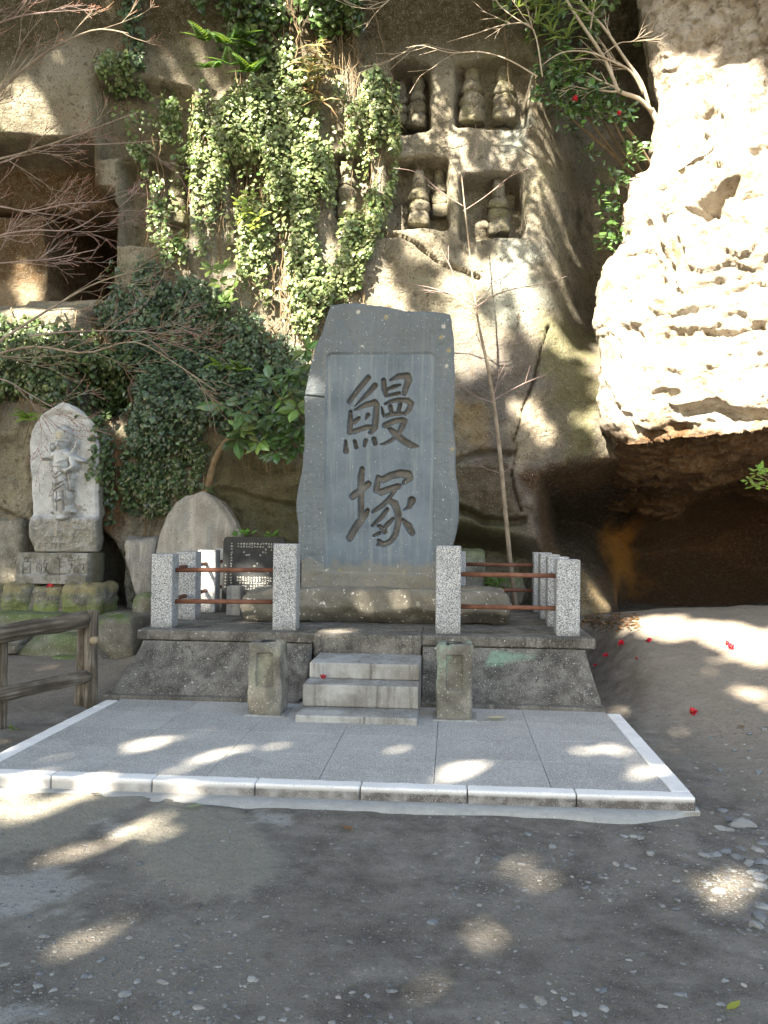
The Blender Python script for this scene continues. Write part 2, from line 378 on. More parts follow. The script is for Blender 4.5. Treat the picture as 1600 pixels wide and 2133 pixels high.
# old worn concrete skin on the left of the forecourt
def wpoly(pts, z=-.095): return [tuple(atZ(px, py, z)[:2]) for px, py in pts]
slabs = [wpoly([(-300, 1640), (110, 1650), (330, 1665), (250, 1700), (150, 1750), (0, 1810), (-300, 1900)]),
         wpoly([(340, 1668), (520, 1690), (590, 1760), (600, 1810), (520, 1870), (430, 1880), (330, 1845), (260, 1790), (225, 1740), (290, 1705)])]
pale = [wpoly([(-200, 1830), (130, 1815), (220, 1840), (200, 1900), (80, 1920), (-200, 1960)]), wpoly([(-100, 2090), (70, 2100), (60, 2160), (-100, 2160)]),
        wpoly([(210, 1720), (290, 1715), (300, 1745), (230, 1750)]), wpoly([(520, 1690), (580, 1700), (575, 1740), (530, 1725)])]
GZ = ground_z(GX, GY)
nse = fbm(GX, GY, 3, 3.2, 5, .6)
tint = np.zeros(GX.shape + (4,)); tint[..., :3] = (.285, .275, .235)
for s in slabs:
    d = polydist(GX, GY, s) + .14 * nse + .03 * fbm(GX, GY, 7, 14, 3, .6)
    mk = sstep(-.03, .05, d); GZ = GZ + .012 * mk; tint[..., 3] = np.maximum(tint[..., 3], .85 * mk)
for s in pale:
    d = polydist(GX, GY, s) + .32 * nse + .10 * fbm(GX, GY, 7, 14, 3, .6); mk = sstep(-.05, .09, d)
    tint[..., :3] = np.where(mk[..., None] > .3, np.array((.40, .405, .39)), tint[..., :3]); tint[..., 3] = np.maximum(tint[..., 3], .8 * mk)
dry = sstep(.05, .7, GX) * sstep(-.9, 1.6, GY) * (1 - sstep(5.5, 6.5, GY))
k = (dry > .05); tint[..., :3] = np.where((k & (tint[..., 3] < .1))[..., None], np.array((.33, .285, .235)), tint[..., :3]); tint[..., 3] = np.maximum(tint[..., 3], dry * .75)
lf = sstep(-4.1, -4.6, GX) * sstep(.5, 2.5, GY)
k = (lf > .05) & (tint[..., 3] < .1); tint[..., :3] = np.where(k[..., None], np.array((.24, .205, .17)), tint[..., :3]); tint[..., 3] = np.maximum(tint[..., 3], lf * .7)
V = np.stack([GX, GY, GZ], -1).reshape(-1, 3)
obj('ground', mesh('ground', V, gridfaces(len(gx), len(gy)), MAT['ground'], True, tint.reshape(-1, 4)), kind='structure')

# ------------------------------------------------------------------ the setting: cliff with carved niches
YC = 6.1
def cz(px, py): p = atY(px, py, YC); return p[0], p[2]
def czp(pts): return [cz(*p) for p in pts]
NICHES = [(812, 128, 892, 264, .5, .05), (948, 120, 1106, 250, .26, .06), (806, 322, 936, 470, .46, .08), (962, 352, 1092, 487, .5, .07),
          (690, 312, 766, 455, .42, .06), (478, 330, 562, 430, .42, .05), (250, 335, 392, 505, .45, .06), (213, 188, 400, 325, .35, .06),
          (-260, 305, 196, 402, .9, .05), (52, 396, 232, 622, 2.8, .05), (-260, 396, 54, 640, .75, .05), (195, 420, 240, 560, .35, .05)]
CRACKS = [([(785, 486), (830, 488), (865, 508), (930, 545), (1003, 572)], .02, .10), ([(1142, 672), (1128, 715), (1120, 750), (1112, 790), (1090, 850), (1078, 890), (1066, 915), (1068, 950), (1062, 985), (1072, 1020), (1084, 1062)], .011, .12),
          ([(945, 965), (1000, 950), (1060, 945)], .03, .12), ([(945, 1060), (1010, 1085), (1085, 1085)], .05, .25), ([(480, 1020), (560, 1040), (640, 1062)], .025, .12), ([(0, 1075), (60, 1062), (120, 1090)], .02, .1)]
CAVE = czp([(1122, 992), (1180, 972), (1300, 955), (1420, 930), (1640, 860), (2100, 800), (2100, 1460), (1282, 1460), (1275, 1270), (1222, 1190), (1140, 1168), (1112, 1090)])
LCREV = czp([(205, 1115), (245, 1100), (275, 1130), (290, 1180), (300, 1300), (190, 1330), (200, 1200)])
LCREV2 = czp([(190, 790), (230, 770), (300, 780), (305, 860), (285, 890), (205, 900)])
def cliff_y(x, z):
    x = np.asarray(x, float); z = np.asarray(z, float)
    wx = x + .05 * fbm(x, z, 1, 2.2, 3, .5, 1); wz = z + .05 * fbm(x, z, 4, 2.2, 3, .5, 2)
    y = 6.15 + .22 * fbm(x, z, 0, .45, 3) + .09 * fbm(x, z, 0, 1.5, 4, .5, 3)
    xr = cz(1100, 500)[0]
    y = y + 1.2 * sstep(xr, xr + 1.1, x) * sstep(3.2, 4.6, z)
    # bulging rough strata below and right of the stele
    low = sstep(3.9, 2.6, z) * sstep(-2.4, -1.5, x) * sstep(.9, .2, x)
    y = y - low * (.18 + .14 * ridge(x, z, 2, .9, 4, 4))
    # lower-left wall steps forward behind the statue
    left = sstep(-3.3, -4.4, x)
    y = y - left * (.75 * sstep(3.9, 2.6, z) + .18 * ridge(x, z, 5, .8, 3, 6) * sstep(3.9, 3.0, z))
    mid = sstep(-4.4, -3.4, x) * sstep(-1.5, -2.5, x) * sstep(3.6, 2.4, z)
    y = y - mid * (.2 + .16 * ridge(x, z, 7, .8, 3, 9))
    # sunny ledge in front of the left cave
    lx, lz = cz(190, 640)
    y = y - .55 * sstep(lx + .2, lx - .1, x) * sstep(lz + .10, lz - .22, z) * sstep(lz - 1.4, lz - .5, z)
    # overhanging brow
    y = y - .30 * np.clip(z - 7.3, 0, 9) ** 1.3
    y = y - .35 * sstep(-3.5, -6.0, x) * sstep(6.3, 7.2, z)
    for (a, b, c, d, dep, r) in NICHES:
        x0, z1 = cz(a, b); x1, z0 = cz(c, d)
        qx = np.abs(wx - (x0 + x1) / 2) - (x1 - x0) / 2 + r; qz = np.abs(wz - (z0 + z1) / 2) - (z1 - z0) / 2 + r
        sd = np.hypot(np.maximum(qx, 0), np.maximum(qz, 0)) + np.minimum(np.maximum(qx, qz), 0) - r
        y = y + dep * sstep(.035, -.045, sd)
    for poly, dep, wd in ((LCREV, 1.6, .25), (LCREV2, .8, .25)):
        y = y + dep * sstep(-.03, wd, polydist(wx, wz, poly))
    cd = polydist(wx, wz, CAVE)
    y = y + .35 * sstep(-.06, .12, cd) + 2.6 * sstep(0, .75, cd) + 2.6 * sstep(.3, 1.9, cd)
    ux, uz = cz(1080, 1150)       # undercut at the foot of the wall
    y = y + 1.1 * sstep(uz + .25, uz - .12, z + .22 * (x - ux)) * sstep(ux - 1.5, ux - .8, x) * sstep(ux + .55, ux + .1, x)
    for pts, w, dep in CRACKS:
        P = czp(pts); dd = np.full(x.shape, 9.)
        for (ax, az), (bx, bz) in zip(P[:-1], P[1:]):
            u = bx - ax; v = bz - az; t = np.clip(((wx - ax) * u + (wz - az) * v) / (u * u + v * v), 0, 1)
            dd = np.minimum(dd, np.hypot(wx - ax - t * u, wz - az - t * v))
        y = y + dep * sstep(w * 1.6, w * .2, dd + .012 * fbm(x, z, 3, 6, 2))
    rough = .020 + .05 * low + .05 * left * sstep(3.9, 2.8, z) + .07 * mid
    y = y + rough * fbm(x, z, 9, 5.5, 4, .6, 5) + rough * .8 * ridge(x, z, 3, 3.1, 4, 8)
    return y
cx_ = np.concatenate([np.arange(-11, -8.2, .15), np.arange(-8.2, 3.2, .024), np.arange(3.2, 6.2, .15)]); cz_ = np.concatenate([np.arange(-.5, 8.9, .024), np.arange(8.9, 12, .15)])
CX, CZ = np.meshgrid(cx_, cz_); CYY = cliff_y(CX, CZ)
tint = np.zeros(CX.shape + (4,)); tint[..., :3] = (.2, .17, .12)
def paint(poly, col, a, soft=.3, nz=.25, f=1.6, seed=0, world=False):
    d = polydist(CX, CZ, poly if world else czp(poly)) + nz * fbm(CX, CZ, 1, f, 5, .6, seed)
    mk = sstep(-soft, soft, d) * a
    t = tint; w = (mk / np.maximum(mk + t[..., 3] * (1 - mk), 1e-6))[..., None]
    t[..., :3] = t[..., :3] * (1 - w) + np.array(col) * w; t[..., 3] = t[..., 3] + mk * (1 - t[..., 3])
paint([(-400, -300), (1400, -300), (1400, 60), (1100, 90), (600, 120), (280, 110), (150, 160), (-400, 300)], (.055, .045, .02), .92, .35, .3, 1.2, 1)  # dark mossy brow, with the shade of the trees above painted in
paint([(170, 110), (250, 130), (250, 560), (195, 560), (190, 300), (120, 300), (120, 150)], (.30, .285, .235), .8, .1, .05, 3, 2)
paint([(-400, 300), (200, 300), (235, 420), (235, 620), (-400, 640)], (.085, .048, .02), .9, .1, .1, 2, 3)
paint([(-300, 560), (75, 560), (75, 640), (-300, 650)], (.33, .27, .19), .7, .1, .1, 2, 3)
paint([(1050, 505), (1130, 520), (1140, 640), (1080, 680), (1010, 640)], (.40, .44, .40), .8, .15, .35, 3, 4)
paint([(1040, 220), (1110, 230), (1105, 310), (1050, 310)], (.36, .42, .40), .7, .1, .2, 3, 4)
paint([(960, 700), (1240, 640), (1260, 930), (1130, 1150), (945, 1140)], (.13, .115, .115), .75, .25, .55, 1.4, 5)
paint([(1090, 820), (1130, 820), (1150, 900), (1070, 980), (1040, 900)], (.42, .37, .28), .6, .15, .4, 2.2, 6)
paint([(950, 840), (1010, 830), (1030, 950), (950, 960)], (.38, .28, .13), .6, .12, .3, 2.2, 7)
paint([(945, 980), (1040, 965), (1065, 1060), (960, 1060)], (.10, .075, .04), .7, .12, .25, 2.2, 8)
paint([(1130, 640), (1240, 640), (1245, 960), (1180, 950)], (.16, .17, .075), .65, .15, .35, 2.5, 9)
paint([(940, 1060), (1100, 1090), (1080, 1160), (940, 1160)], (.11, .115, .05), .7, .12, .25, 2.2, 10)
paint([(1100, 990), (2300, 700), (2300, 1500), (1240, 1500), (1240, 1290), (1130, 1160)], (.075, .036, .016), .95, .12, .2, 2.0, 11)  # brown cave rock, darkened to paint in the shade inside
paint([(1135, 1005), (1500, 985), (1500, 1240), (1290, 1215), (1180, 1165)], (.018, .012, .008), .92, .12, .2, 2, 31)  # painted shade: near-black heart of the cave
def chit(px, py):
    Y = 6.1
    for _ in range(40): p = atY(px, py, Y); Y = .7 * Y + .3 * float(cliff_y(p[:1], p[2:3])[0])
    return atY(px, py, Y)
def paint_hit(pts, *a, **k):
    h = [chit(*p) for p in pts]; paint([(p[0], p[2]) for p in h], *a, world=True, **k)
paint_hit([(1360, 1010), (1700, 960), (1700, 1330), (1300, 1290), (1330, 1150)], (.12, .058, .026), .6, .3, .4, 1.6, 36)  # brown right wall of the cave, its lit tone painted in
paint_hit([(1262, 1105), (1318, 1090), (1345, 1225), (1285, 1240)], (.55, .24, .045), .95, .2, .3, 2.4, 12)  # rust-orange wall patch, the sun spot on it painted into the colour
paint([(1215, 1190), (1290, 1270), (1290, 1320), (1200, 1320)], (.24, .19, .11), .7, .1, .2, 3, 12)
paint([(200, 900), (290, 930), (290, 1130), (200, 1110)], (.26, .115, .045), .8, .12, .3, 2.5, 13)
paint([(205, 890), (260, 890), (260, 1000), (205, 1000)], (.33, .26, .16), .7, .1, .2, 2.5, 14)
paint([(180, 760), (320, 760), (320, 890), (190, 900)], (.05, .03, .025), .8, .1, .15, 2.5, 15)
paint([(440, 940), (650, 960), (650, 1160), (480, 1160), (400, 1020)], (.12, .115, .05), .75, .2, .3, 2, 16)
paint([(-300, 880), (60, 880), (60, 1230), (-300, 1230)], (.24, .235, .19), .7, .2, .35, 2, 17)
paint([(280, 1120), (340, 1120), (340, 1320), (270, 1320)], (.36, .37, .36), .7, .1, .2, 3, 18)
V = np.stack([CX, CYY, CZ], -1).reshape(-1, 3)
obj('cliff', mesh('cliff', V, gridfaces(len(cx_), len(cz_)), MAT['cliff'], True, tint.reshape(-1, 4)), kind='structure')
def cliff_n(x, z, e=.04):
    dx = (cliff_y(x + e, z) - cliff_y(x - e, z)) / (2 * e); dz = (cliff_y(x, z + e) - cliff_y(x, z - e)) / (2 * e)
    n = np.stack([dx, -np.ones_like(dx), dz], -1); return n / np.linalg.norm(n, axis=-1, keepdims=True)

# ------------------------------------------------------------------ the setting: sunlit outcrop over the cave on the right
YE = 5.5
edge_px = [(1335, -400), (1345, -150), (1350, 0), (1362, 90), (1378, 180), (1366, 240), (1352, 320), (1308, 352), (1300, 420), (1300, 485), (1266, 530), (1248, 600), (1236, 680), (1238, 760), (1240, 830), (1252, 885), (1285, 925)]
ez = np.array([atY(a, b, YE)[2] for a, b in edge_px])[::-1]; ex = np.array([atY(a, b, YE)[0] for a, b in edge_px])[::-1]
ns, nf, nc = 380, 470, 110
S = np.linspace(0, 1, ns)
zlip0 = ez[0]
# plan of the face at height z: hidden flank -> edge -> face sweeping towards the viewer on the right
plan = [(0, .75, 2.2), (.22, .05, .25), (.27, 0, 0), (.33, .10, -.30), (.45, .62, -.75), (.62, 1.3, -1.15), (.8, 2.3, -1.7), (1, 4.2, -3.0)]
ps = np.array([p[0] for p in plan]); pdx = np.array([p[1] for p in plan]); pdy = np.array([p[2] for p in plan])
fdx = np.interp(S, ps, pdx); fdy = np.interp(S, ps, pdy)
kern = np.ones(9) / 9
fdx[9:-9] = np.convolve(fdx, kern, 'same')[9:-9]; fdy[9:-9] = np.convolve(fdy, kern, 'same')[9:-9]
lip_z = zlip0 + np.interp(S, [0, .27, .34, .45, .6, .75, 1], [-.1, 0, -.06, -.02, .02, .12, .2]) + .05 * fbm(S * 9, 0, 0, 1, 3)
rows = []
for j in range(nc):                # cave ceiling, from the back to the lip
    t = 1 - j / nc
    rows.append(np.stack([np.interp(0, ez, ex) * 0 + ex[0] + fdx + .4 * t, YE + fdy + 4.8 * t, lip_z - .62 * sstep(0, 1, t) ** .8 + .10 * np.sin(S * 20) * t], 1))
ztop = 11.0
for j in range(nf):
    t = j / (nf - 1); zz = lip_z + (ztop - lip_z) * t
    e = np.interp(zz, ez, ex); w = sstep(.33, .75, S)
    e = e * (1 - w) + w * (ex[0] + .35 * sstep(3, 8, zz))
    lean = .28 * np.clip(zz - 2.6, 0, 9) * .35
    rows.append(np.stack([e + fdx, YE + fdy + lean * (1 - .3 * w) - .25 * sstep(.0, .10, t) * w, zz], 1))
P = np.array(rows); nr = nc + nf
du = np.gradient(P, axis=1); dv = np.gradient(P, axis=0); Nn = np.cross(du, dv); Nn /= np.linalg.norm(Nn, axis=2, keepdims=True) + 1e-9
x, y, z = P[..., 0], P[..., 1], P[..., 2]
arc = S[None, :] * 6 + 0 * z
def terrace(v, k, w=.25):
    q = v * k; f_ = np.floor(q); r_ = q - f_; return (f_ + sstep(1 - w, 1, r_) + .15 * r_) / k
disp = .22 * fbm(x, y, z, .55, 3, .5, 21) + .38 * terrace(fbm(x * .8 + .3 * z, y * .8, z * 1.2, .9, 4, .5, 22), 5, .22) + .06 * terrace(fbm(x, y, z * 1.7, 2.4, 4, .6, 24), 4, .3) + .035 * fbm(x, y, z * 1.6, 6, 5, .7, 23) + .03 * ridge(x * .7, y, z * 2.2, 3.3, 4, 26)
step = np.floor((z * 1.3 + .5 * fbm(x, y, z, .7, 2, .5, 25) + .12 * x) * 1.5); fr = (z * 1.3 + .5 * fbm(x, y, z, .7, 2, .5, 25) + .12 * x) * 1.5 - step
disp += .05 * (fr - .5) * sstep(.3, .5, S)[None, :]
def outpx(px, py): p = atY(px, py, 4.7); return p[0], p[2]
for pts, w, dep in (([(1455, 690), (1500, 700), (1545, 690)], .022, .12), ([(1535, 705), (1570, 695), (1620, 680)], .02, .1), ([(1530, 445), (1600, 440), (1660, 460)], .02, .10),
                    ([(1430, 480), (1500, 470)], .012, .05), ([(1560, 330), (1640, 300)], .03, .1), ([(1330, 540), (1315, 620), (1345, 700)], .016, .07), ([(1375, 420), (1390, 500), (1372, 590)], .02, .08),
                    ([(1270, 790), (1300, 840)], .03, .1), ([(1310, 560), (1318, 640)], .016, .08), ([(1430, 860), (1480, 850), (1530, 880), (1590, 880)], .05, .16), ([(1360, 900), (1430, 890)], .03, .1)):
    Q = [outpx(*q) for q in pts]; dd = np.full(x.shape, 9.)
    for (ax, az), (bx, bz) in zip(Q[:-1], Q[1:]):
        uu = bx - ax; vv = bz - az; t = np.clip(((x - ax) * uu + (z - az) * vv) / (uu * uu + vv * vv), 0, 1)
        dd = np.minimum(dd, np.hypot(x - ax - t * uu, z - az - t * vv))
    disp -= dep * sstep(w * 2.2, w * .3, dd + .03 * fbm(x, y, z, 5, 3)) * (np.arange(nr) > nc)[:, None]
hol = [outpx(*q) for q in [(1448, 420), (1490, 398), (1545, 385), (1530, 430), (1500, 465), (1475, 475), (1455, 450)]]
disp -= .42 * sstep(-.03, .10, polydist(x, z, hol) + .03 * fbm(x, y, z, 4, 3))
disp -= .035 * sstep(.22, .42, fbm(x, y, z * 1.9, 4.2, 4, .6, 28)) + .05 * sstep(.30, .45, fbm(x * 1.6, y, z * .7, 2.6, 3, .6, 29)) * sstep(.62, .36, S)[None, :]
disp *= np.where(np.arange(nr) < nc, .8, 1)[:, None] * (.35 + .65 * sstep(.29, .42, S) + .65 * sstep(.24, .1, S))[None, :]
disp -= .04
P = P + Nn * disp[..., None] * np.where((Nn @ np.array([0, -1, 0.]) < -.9), 1, 1)[..., None]
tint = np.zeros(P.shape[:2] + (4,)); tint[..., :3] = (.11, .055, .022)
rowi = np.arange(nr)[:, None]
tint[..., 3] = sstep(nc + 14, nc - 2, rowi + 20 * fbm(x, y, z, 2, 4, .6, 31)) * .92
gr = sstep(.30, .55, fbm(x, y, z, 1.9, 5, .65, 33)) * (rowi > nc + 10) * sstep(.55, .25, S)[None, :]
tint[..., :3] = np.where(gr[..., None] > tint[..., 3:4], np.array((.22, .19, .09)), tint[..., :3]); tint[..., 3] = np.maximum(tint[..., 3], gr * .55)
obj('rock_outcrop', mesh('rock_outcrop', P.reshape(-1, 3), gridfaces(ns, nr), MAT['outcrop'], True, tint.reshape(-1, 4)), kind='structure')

# ------------------------------------------------------------------ paved forecourt
W_ = 4.1967; VEND = 2.14; KW = .105
pav = bpy.data.objects.new('pavement', None); COL.objects.link(pav); pav['kind'] = 'structure'; pav.location = (-2.1, 1.0, -.1)
def kerb_tint(P):
    t = np.zeros((len(P), 4)); n = fbm(P[:, 0], P[:, 1], P[:, 2], 9, 4, .6, 3)
    t[:, :3] = (.115, .105, .098); t[:, 3] = (.55 + .4 * sstep(-3.6, -1.4, P[:, 0])) * sstep(-.008, -.03, P[:, 2]) * (P[:, 1] < .012); return t
def kerb(lo, hi, seed, warp=None):
    obj('kerb_stone', box_mesh('kerb_stone', lo, hi, MAT['kerb'], .008, 26, .0025, 9, seed, kerb_tint, warp), pav)
def sag(P):      # the real kerb line is not quite straight
    P = P.copy(); P[:, 1] += -.018 * (1 - ((P[:, 0] + 2.1) / 2.1) ** 2) * np.clip(1 - P[:, 1] / .4, 0, 1); return P
xs = [0] + [-.6 * i - .0155 - .03 for i in range(1, 7)] + [-W_]
for i in range(7):
    a, b = xs[i + 1], xs[i]
    if b - a > .03: kerb((a + .003, -.0, -.16), (b - .003, KW, 0), i, sag)
vs_ = [KW, .646, 1.246, 1.846, VEND]
for i in range(4):
    kerb((-KW, vs_[i] + .002, -.16), (0, vs_[i + 1] - .002, .0), 20 + i); kerb((-W_, vs_[i] + .002 + (.02 if i else 0), -.16), (-W_ + KW, vs_[i + 1] - .002 + .02 * (i < 3), .0), 30 + i)
px0, px1, py0, py1 = -W_ + KW + .001, -KW - .001, KW + .001, VEND + .15
nx, ny = 6, 4
for i in range(nx):
    for j in range(ny):
        a = px0 + (px1 - px0) * i / nx; b = px0 + (px1 - px0) * (i + 1) / nx; c = py0 + (py1 - py0) * j / ny; d = py0 + (py1 - py0) * (j + 1) / ny
        h = RNG.uniform(-.0005, .0005) - .003
        sh_ = RNG.uniform(.26, .42); obj('paving_slab', box_mesh('paving_slab', (a + .0016, c + .0016, -.12), (b - .0016, d - .0016, h), MAT['paver'], .0015, 6, 0, tintf=lambda P: np.tile((sh_, sh_, sh_ * .97, .4), (len(P), 1))), pav)
# mortar apron spilling out from under the front kerb
n = 160; X = np.linspace(-W_ - .05, .02, n); fr = -.135 + .05 * fbm(X, 0, 0, 2.2, 4, .6) - .02; fr = np.where(X > -.4, fr + .15 * sstep(-.4, .05, X), fr)
rowsP = [np.stack([X, np.full(n, .03), np.full(n, -.072)], 1), np.stack([X, np.full(n, -.03), np.full(n, -.074)], 1), np.stack([X, fr + .012, np.full(n, -.081)], 1), np.stack([X, fr, np.full(n, -.10)], 1), np.stack([X, fr, np.full(n, -.16)], 1)]
tt = np.zeros((n * 5, 4)); tt[:, :3] = (.36, .37, .365); tt[:, 3] = .75
obj('mortar_strip', mesh('mortar_strip', np.concatenate(rowsP), gridfaces(n, 5)[:, ::-1], MAT['step'], True, tt), pav)

# ------------------------------------------------------------------ platform of the monument
DZ = .517
plat = thing('stone_platform', 'grey weathered concrete platform with battered walls and steps under the tall slate monument', 'platform', (-2.1, 2.6, 0))
def conc_tint(P):
    t = np.zeros((len(P), 4)); n = fbm(P[:, 0], P[:, 1], P[:, 2], 3, 5, .6, 4)
    t[:, :3] = (.06, .055, .047); t[:, 3] = .35 * sstep(-.1, .35, n)
    g = polydist(P[:, 0], P[:, 2], [(-1.05, .30), (-.62, .32), (-.60, .40), (-.75, .44), (-1.0, .42)]) + .06 * n
    gm = sstep(-.02, .04, g) * (P[:, 1] < 2.8)
    t[:, :3] = np.where(gm[:, None] > .1, np.array((.22, .36, .27)), t[:, :3]); t[:, 3] = np.where(gm > .1, .8 * gm, t[:, 3])
    return t
def batter_wall(x0, x1, name='retaining_wall'):
    # front wall leaning back, with a low plinth strip at its foot
    nu, nv = 90, 30; u = np.linspace(0, 1, nu); v = np.linspace(0, 1, nv); U, Vv = np.meshgrid(u, v)
    zz = .025 + (DZ - .085 - .025) * Vv
    sl = .34 * (1 - Vv) ** 1.15
    sl_l = .16 * (1 - Vv) ** 1.2
    X = x0 + (x1 - x0) * U; 
    if x0 < -4: X = X - sl_l * (1 - U)
    if x1 > -.3: X = X + sl_l * .55 * U
    Y = 2.62 - sl + .006 * fbm(X, zz, 0, 6, 4)
    return np.stack([X, Y, zz], -1)
segs = [(-4.06, -2.56), (-1.585, -.20)]
for a, b in segs:
    G = batter_wall(a, b); nv, nu = G.shape[:2]
    back = G.copy(); back[..., 1] = 2.75
    V = np.concatenate([G.reshape(-1, 3), back.reshape(-1, 3)]); F = [gridfaces(nu, nv), gridfaces(nu, nv, nu * nv)[:, ::-1]]
    k = nu * nv; ed = []
    for r in range(nv - 1):
        i = r * nu; ed.append((i, i + nu, i + nu + k, i + k)); i = r * nu + nu - 1; ed.append((i + nu, i, i + k, i + nu + k))
    F.append(np.array(ed))
    obj('retaining_wall', mesh('retaining_wall', V, F, MAT['concrete'], True, conc_tint(V)), plat)
# outer flanks of the platform
for sx, xa in ((-1, -4.06), (1, -.20)):
    n1, n2 = 50, 14; Yy = np.linspace(2.72, 5.4, n1); v = np.linspace(0, 1, n2); YY, VV = np.meshgrid(Yy, v)
    X = xa + sx * .14 * (1 - VV) ** 1.2 + .006 * fbm(YY, VV, 0, 5, 3); Zz = -.05 + (DZ - .035) * VV
    V = np.stack([X, YY, Zz], -1).reshape(-1, 3); f = gridfaces(n1, n2)
    obj('side_wall', mesh('side_wall', V, f if sx < 0 else f[:, ::-1], MAT['concrete'], True, conc_tint(V)), plat)
for a, b in ((-4.27, -2.585), (-1.585, -.10)):
    obj('footing', box_mesh('footing', (a, 2.20, -.08), (b, 2.36, .028), MAT['concrete'], .008, 40, .003, 6, 3, conc_tint), plat)
for k_, (a, b, c, d) in enumerate(((-4.15, -2.55, 2.70, 3.45), (-1.60, -.105, 2.70, 3.45))):
    obj('deck_slab', box_mesh('deck_slab', (a, c - (.11 if k_ else 0) * 0, DZ - .088), (b, d, DZ), MAT['concrete'], .01, 60, .003, 5, k_, conc_tint), plat)
obj('deck_slab', box_mesh('deck_slab', (-2.548, 2.665, DZ - .20), (-1.602, 3.45, DZ + .001), MAT['concrete'], .012, 40, .003, 5, 5, conc_tint), plat)
obj('deck_slab', box_mesh('deck_slab', (-4.15, 3.452, DZ - .088), (-.105, 5.35, DZ - .001), MAT['concrete'], .01, 60, .004, 4, 6, conc_tint), plat)
def step_tint(P):
    t = np.zeros((len(P), 4)); n = fbm(P[:, 0], P[:, 1], P[:, 2], 5, 5, .6, 14)
    t[:, :3] = (.46, .47, .465); t[:, 3] = .6 * sstep(-.2, .2, n - .8 * sstep(-2.2, -1.9, P[:, 0])); return t
for i, (y0, y1, z0, z1, xl, xr) in enumerate(((1.545, 2.05, -.02, .048, -2.50, -1.585), (1.86, 2.35, .05, .222, -2.50, -1.59), (2.12, 2.6, .224, .352, -2.49, -1.592), )):
    obj('step', box_mesh('step', (xl, y0, z0), (xr, y1 + .5, z1), MAT['step'], .01, 40, .0025, 6, i, step_tint), plat)
obj('step_riser', box_mesh('step_riser', (-2.545, 2.662 - .012, .10), (-1.604, 2.75, DZ - .202), MAT['concrete'], .006, 30, .002, 6, 9, conc_tint), plat)

# ------------------------------------------------------------------ granite posts and rusty pipes
def post_tint(P):
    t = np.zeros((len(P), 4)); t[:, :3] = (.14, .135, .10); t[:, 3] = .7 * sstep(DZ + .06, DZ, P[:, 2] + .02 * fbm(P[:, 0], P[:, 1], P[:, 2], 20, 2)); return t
fl = thing('post_fence', 'granite posts with two rusty pipes left of the steps around the black plaque', 'fence', (-3.3, 3.6, DZ), 'granite post fences on the platform')
fr_ = thing('post_fence', 'granite posts with two rusty pipes right of the steps beside the cave', 'fence', (-.8, 3.6, DZ), 'granite post fences on the platform')
Hc, Hg = .674, .781
def post(par, x0, y0, w, d, h, seed):
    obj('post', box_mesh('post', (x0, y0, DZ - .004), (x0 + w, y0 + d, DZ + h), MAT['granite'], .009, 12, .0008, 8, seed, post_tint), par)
def pipe(par, a, b, r=.021):
    V, Q, T = tubeV([a, tuple((np.array(a) + np.array(b)) / 2), b], r, 14); obj('pipe', mesh('pipe', V, [Q, T], MAT['rust']), par)
PY = 2.858; SP = .722; DP = .20
lposts = [(-4.083, PY)] + [(-4.083, PY + SP * i) for i in (1, 2, 3)]
for i, (x_, y_) in enumerate(lposts): post(fl, x_, y_, .198, DP, Hc, i)
post(fl, -2.955, PY, .215, DP, Hg, 8)
rposts = [(-.418, PY + SP * i) for i in range(4)]
for i, (x_, y_) in enumerate(rposts): post(fr_, x_, y_, .205, DP, Hc, 20 + i)
post(fr_, -1.482, PY, .222, DP, Hg, 28)
bx_, _, _ = atY(961, 1200, PY + 3 * SP + .02)
post(fr_, bx_ - .13, PY + 3 * SP, .18, DP, Hc, 30)
for z_ in (.525, .235):
    pipe(fl, (-3.90, PY + .10, DZ + z_), (-2.93, PY + .10, DZ + z_ + .012)); pipe(fr_, (-1.28, PY + .10, DZ + z_), (-.40, PY + .10, DZ + z_))
    pipe(fr_, (bx_ + .03, PY + 3 * SP + .1, DZ + z_), (-.40, PY + 3 * SP + .1, DZ + z_))
    for i in range(3):
        pipe(fl, (-3.99, PY + SP * i + .19, DZ + z_ - .0), (-3.99, PY + SP * (i + 1) + .02, DZ + z_)); pipe(fr_, (-.31, PY + SP * i + .19, DZ + z_), (-.31, PY + SP * (i + 1) + .02, DZ + z_))

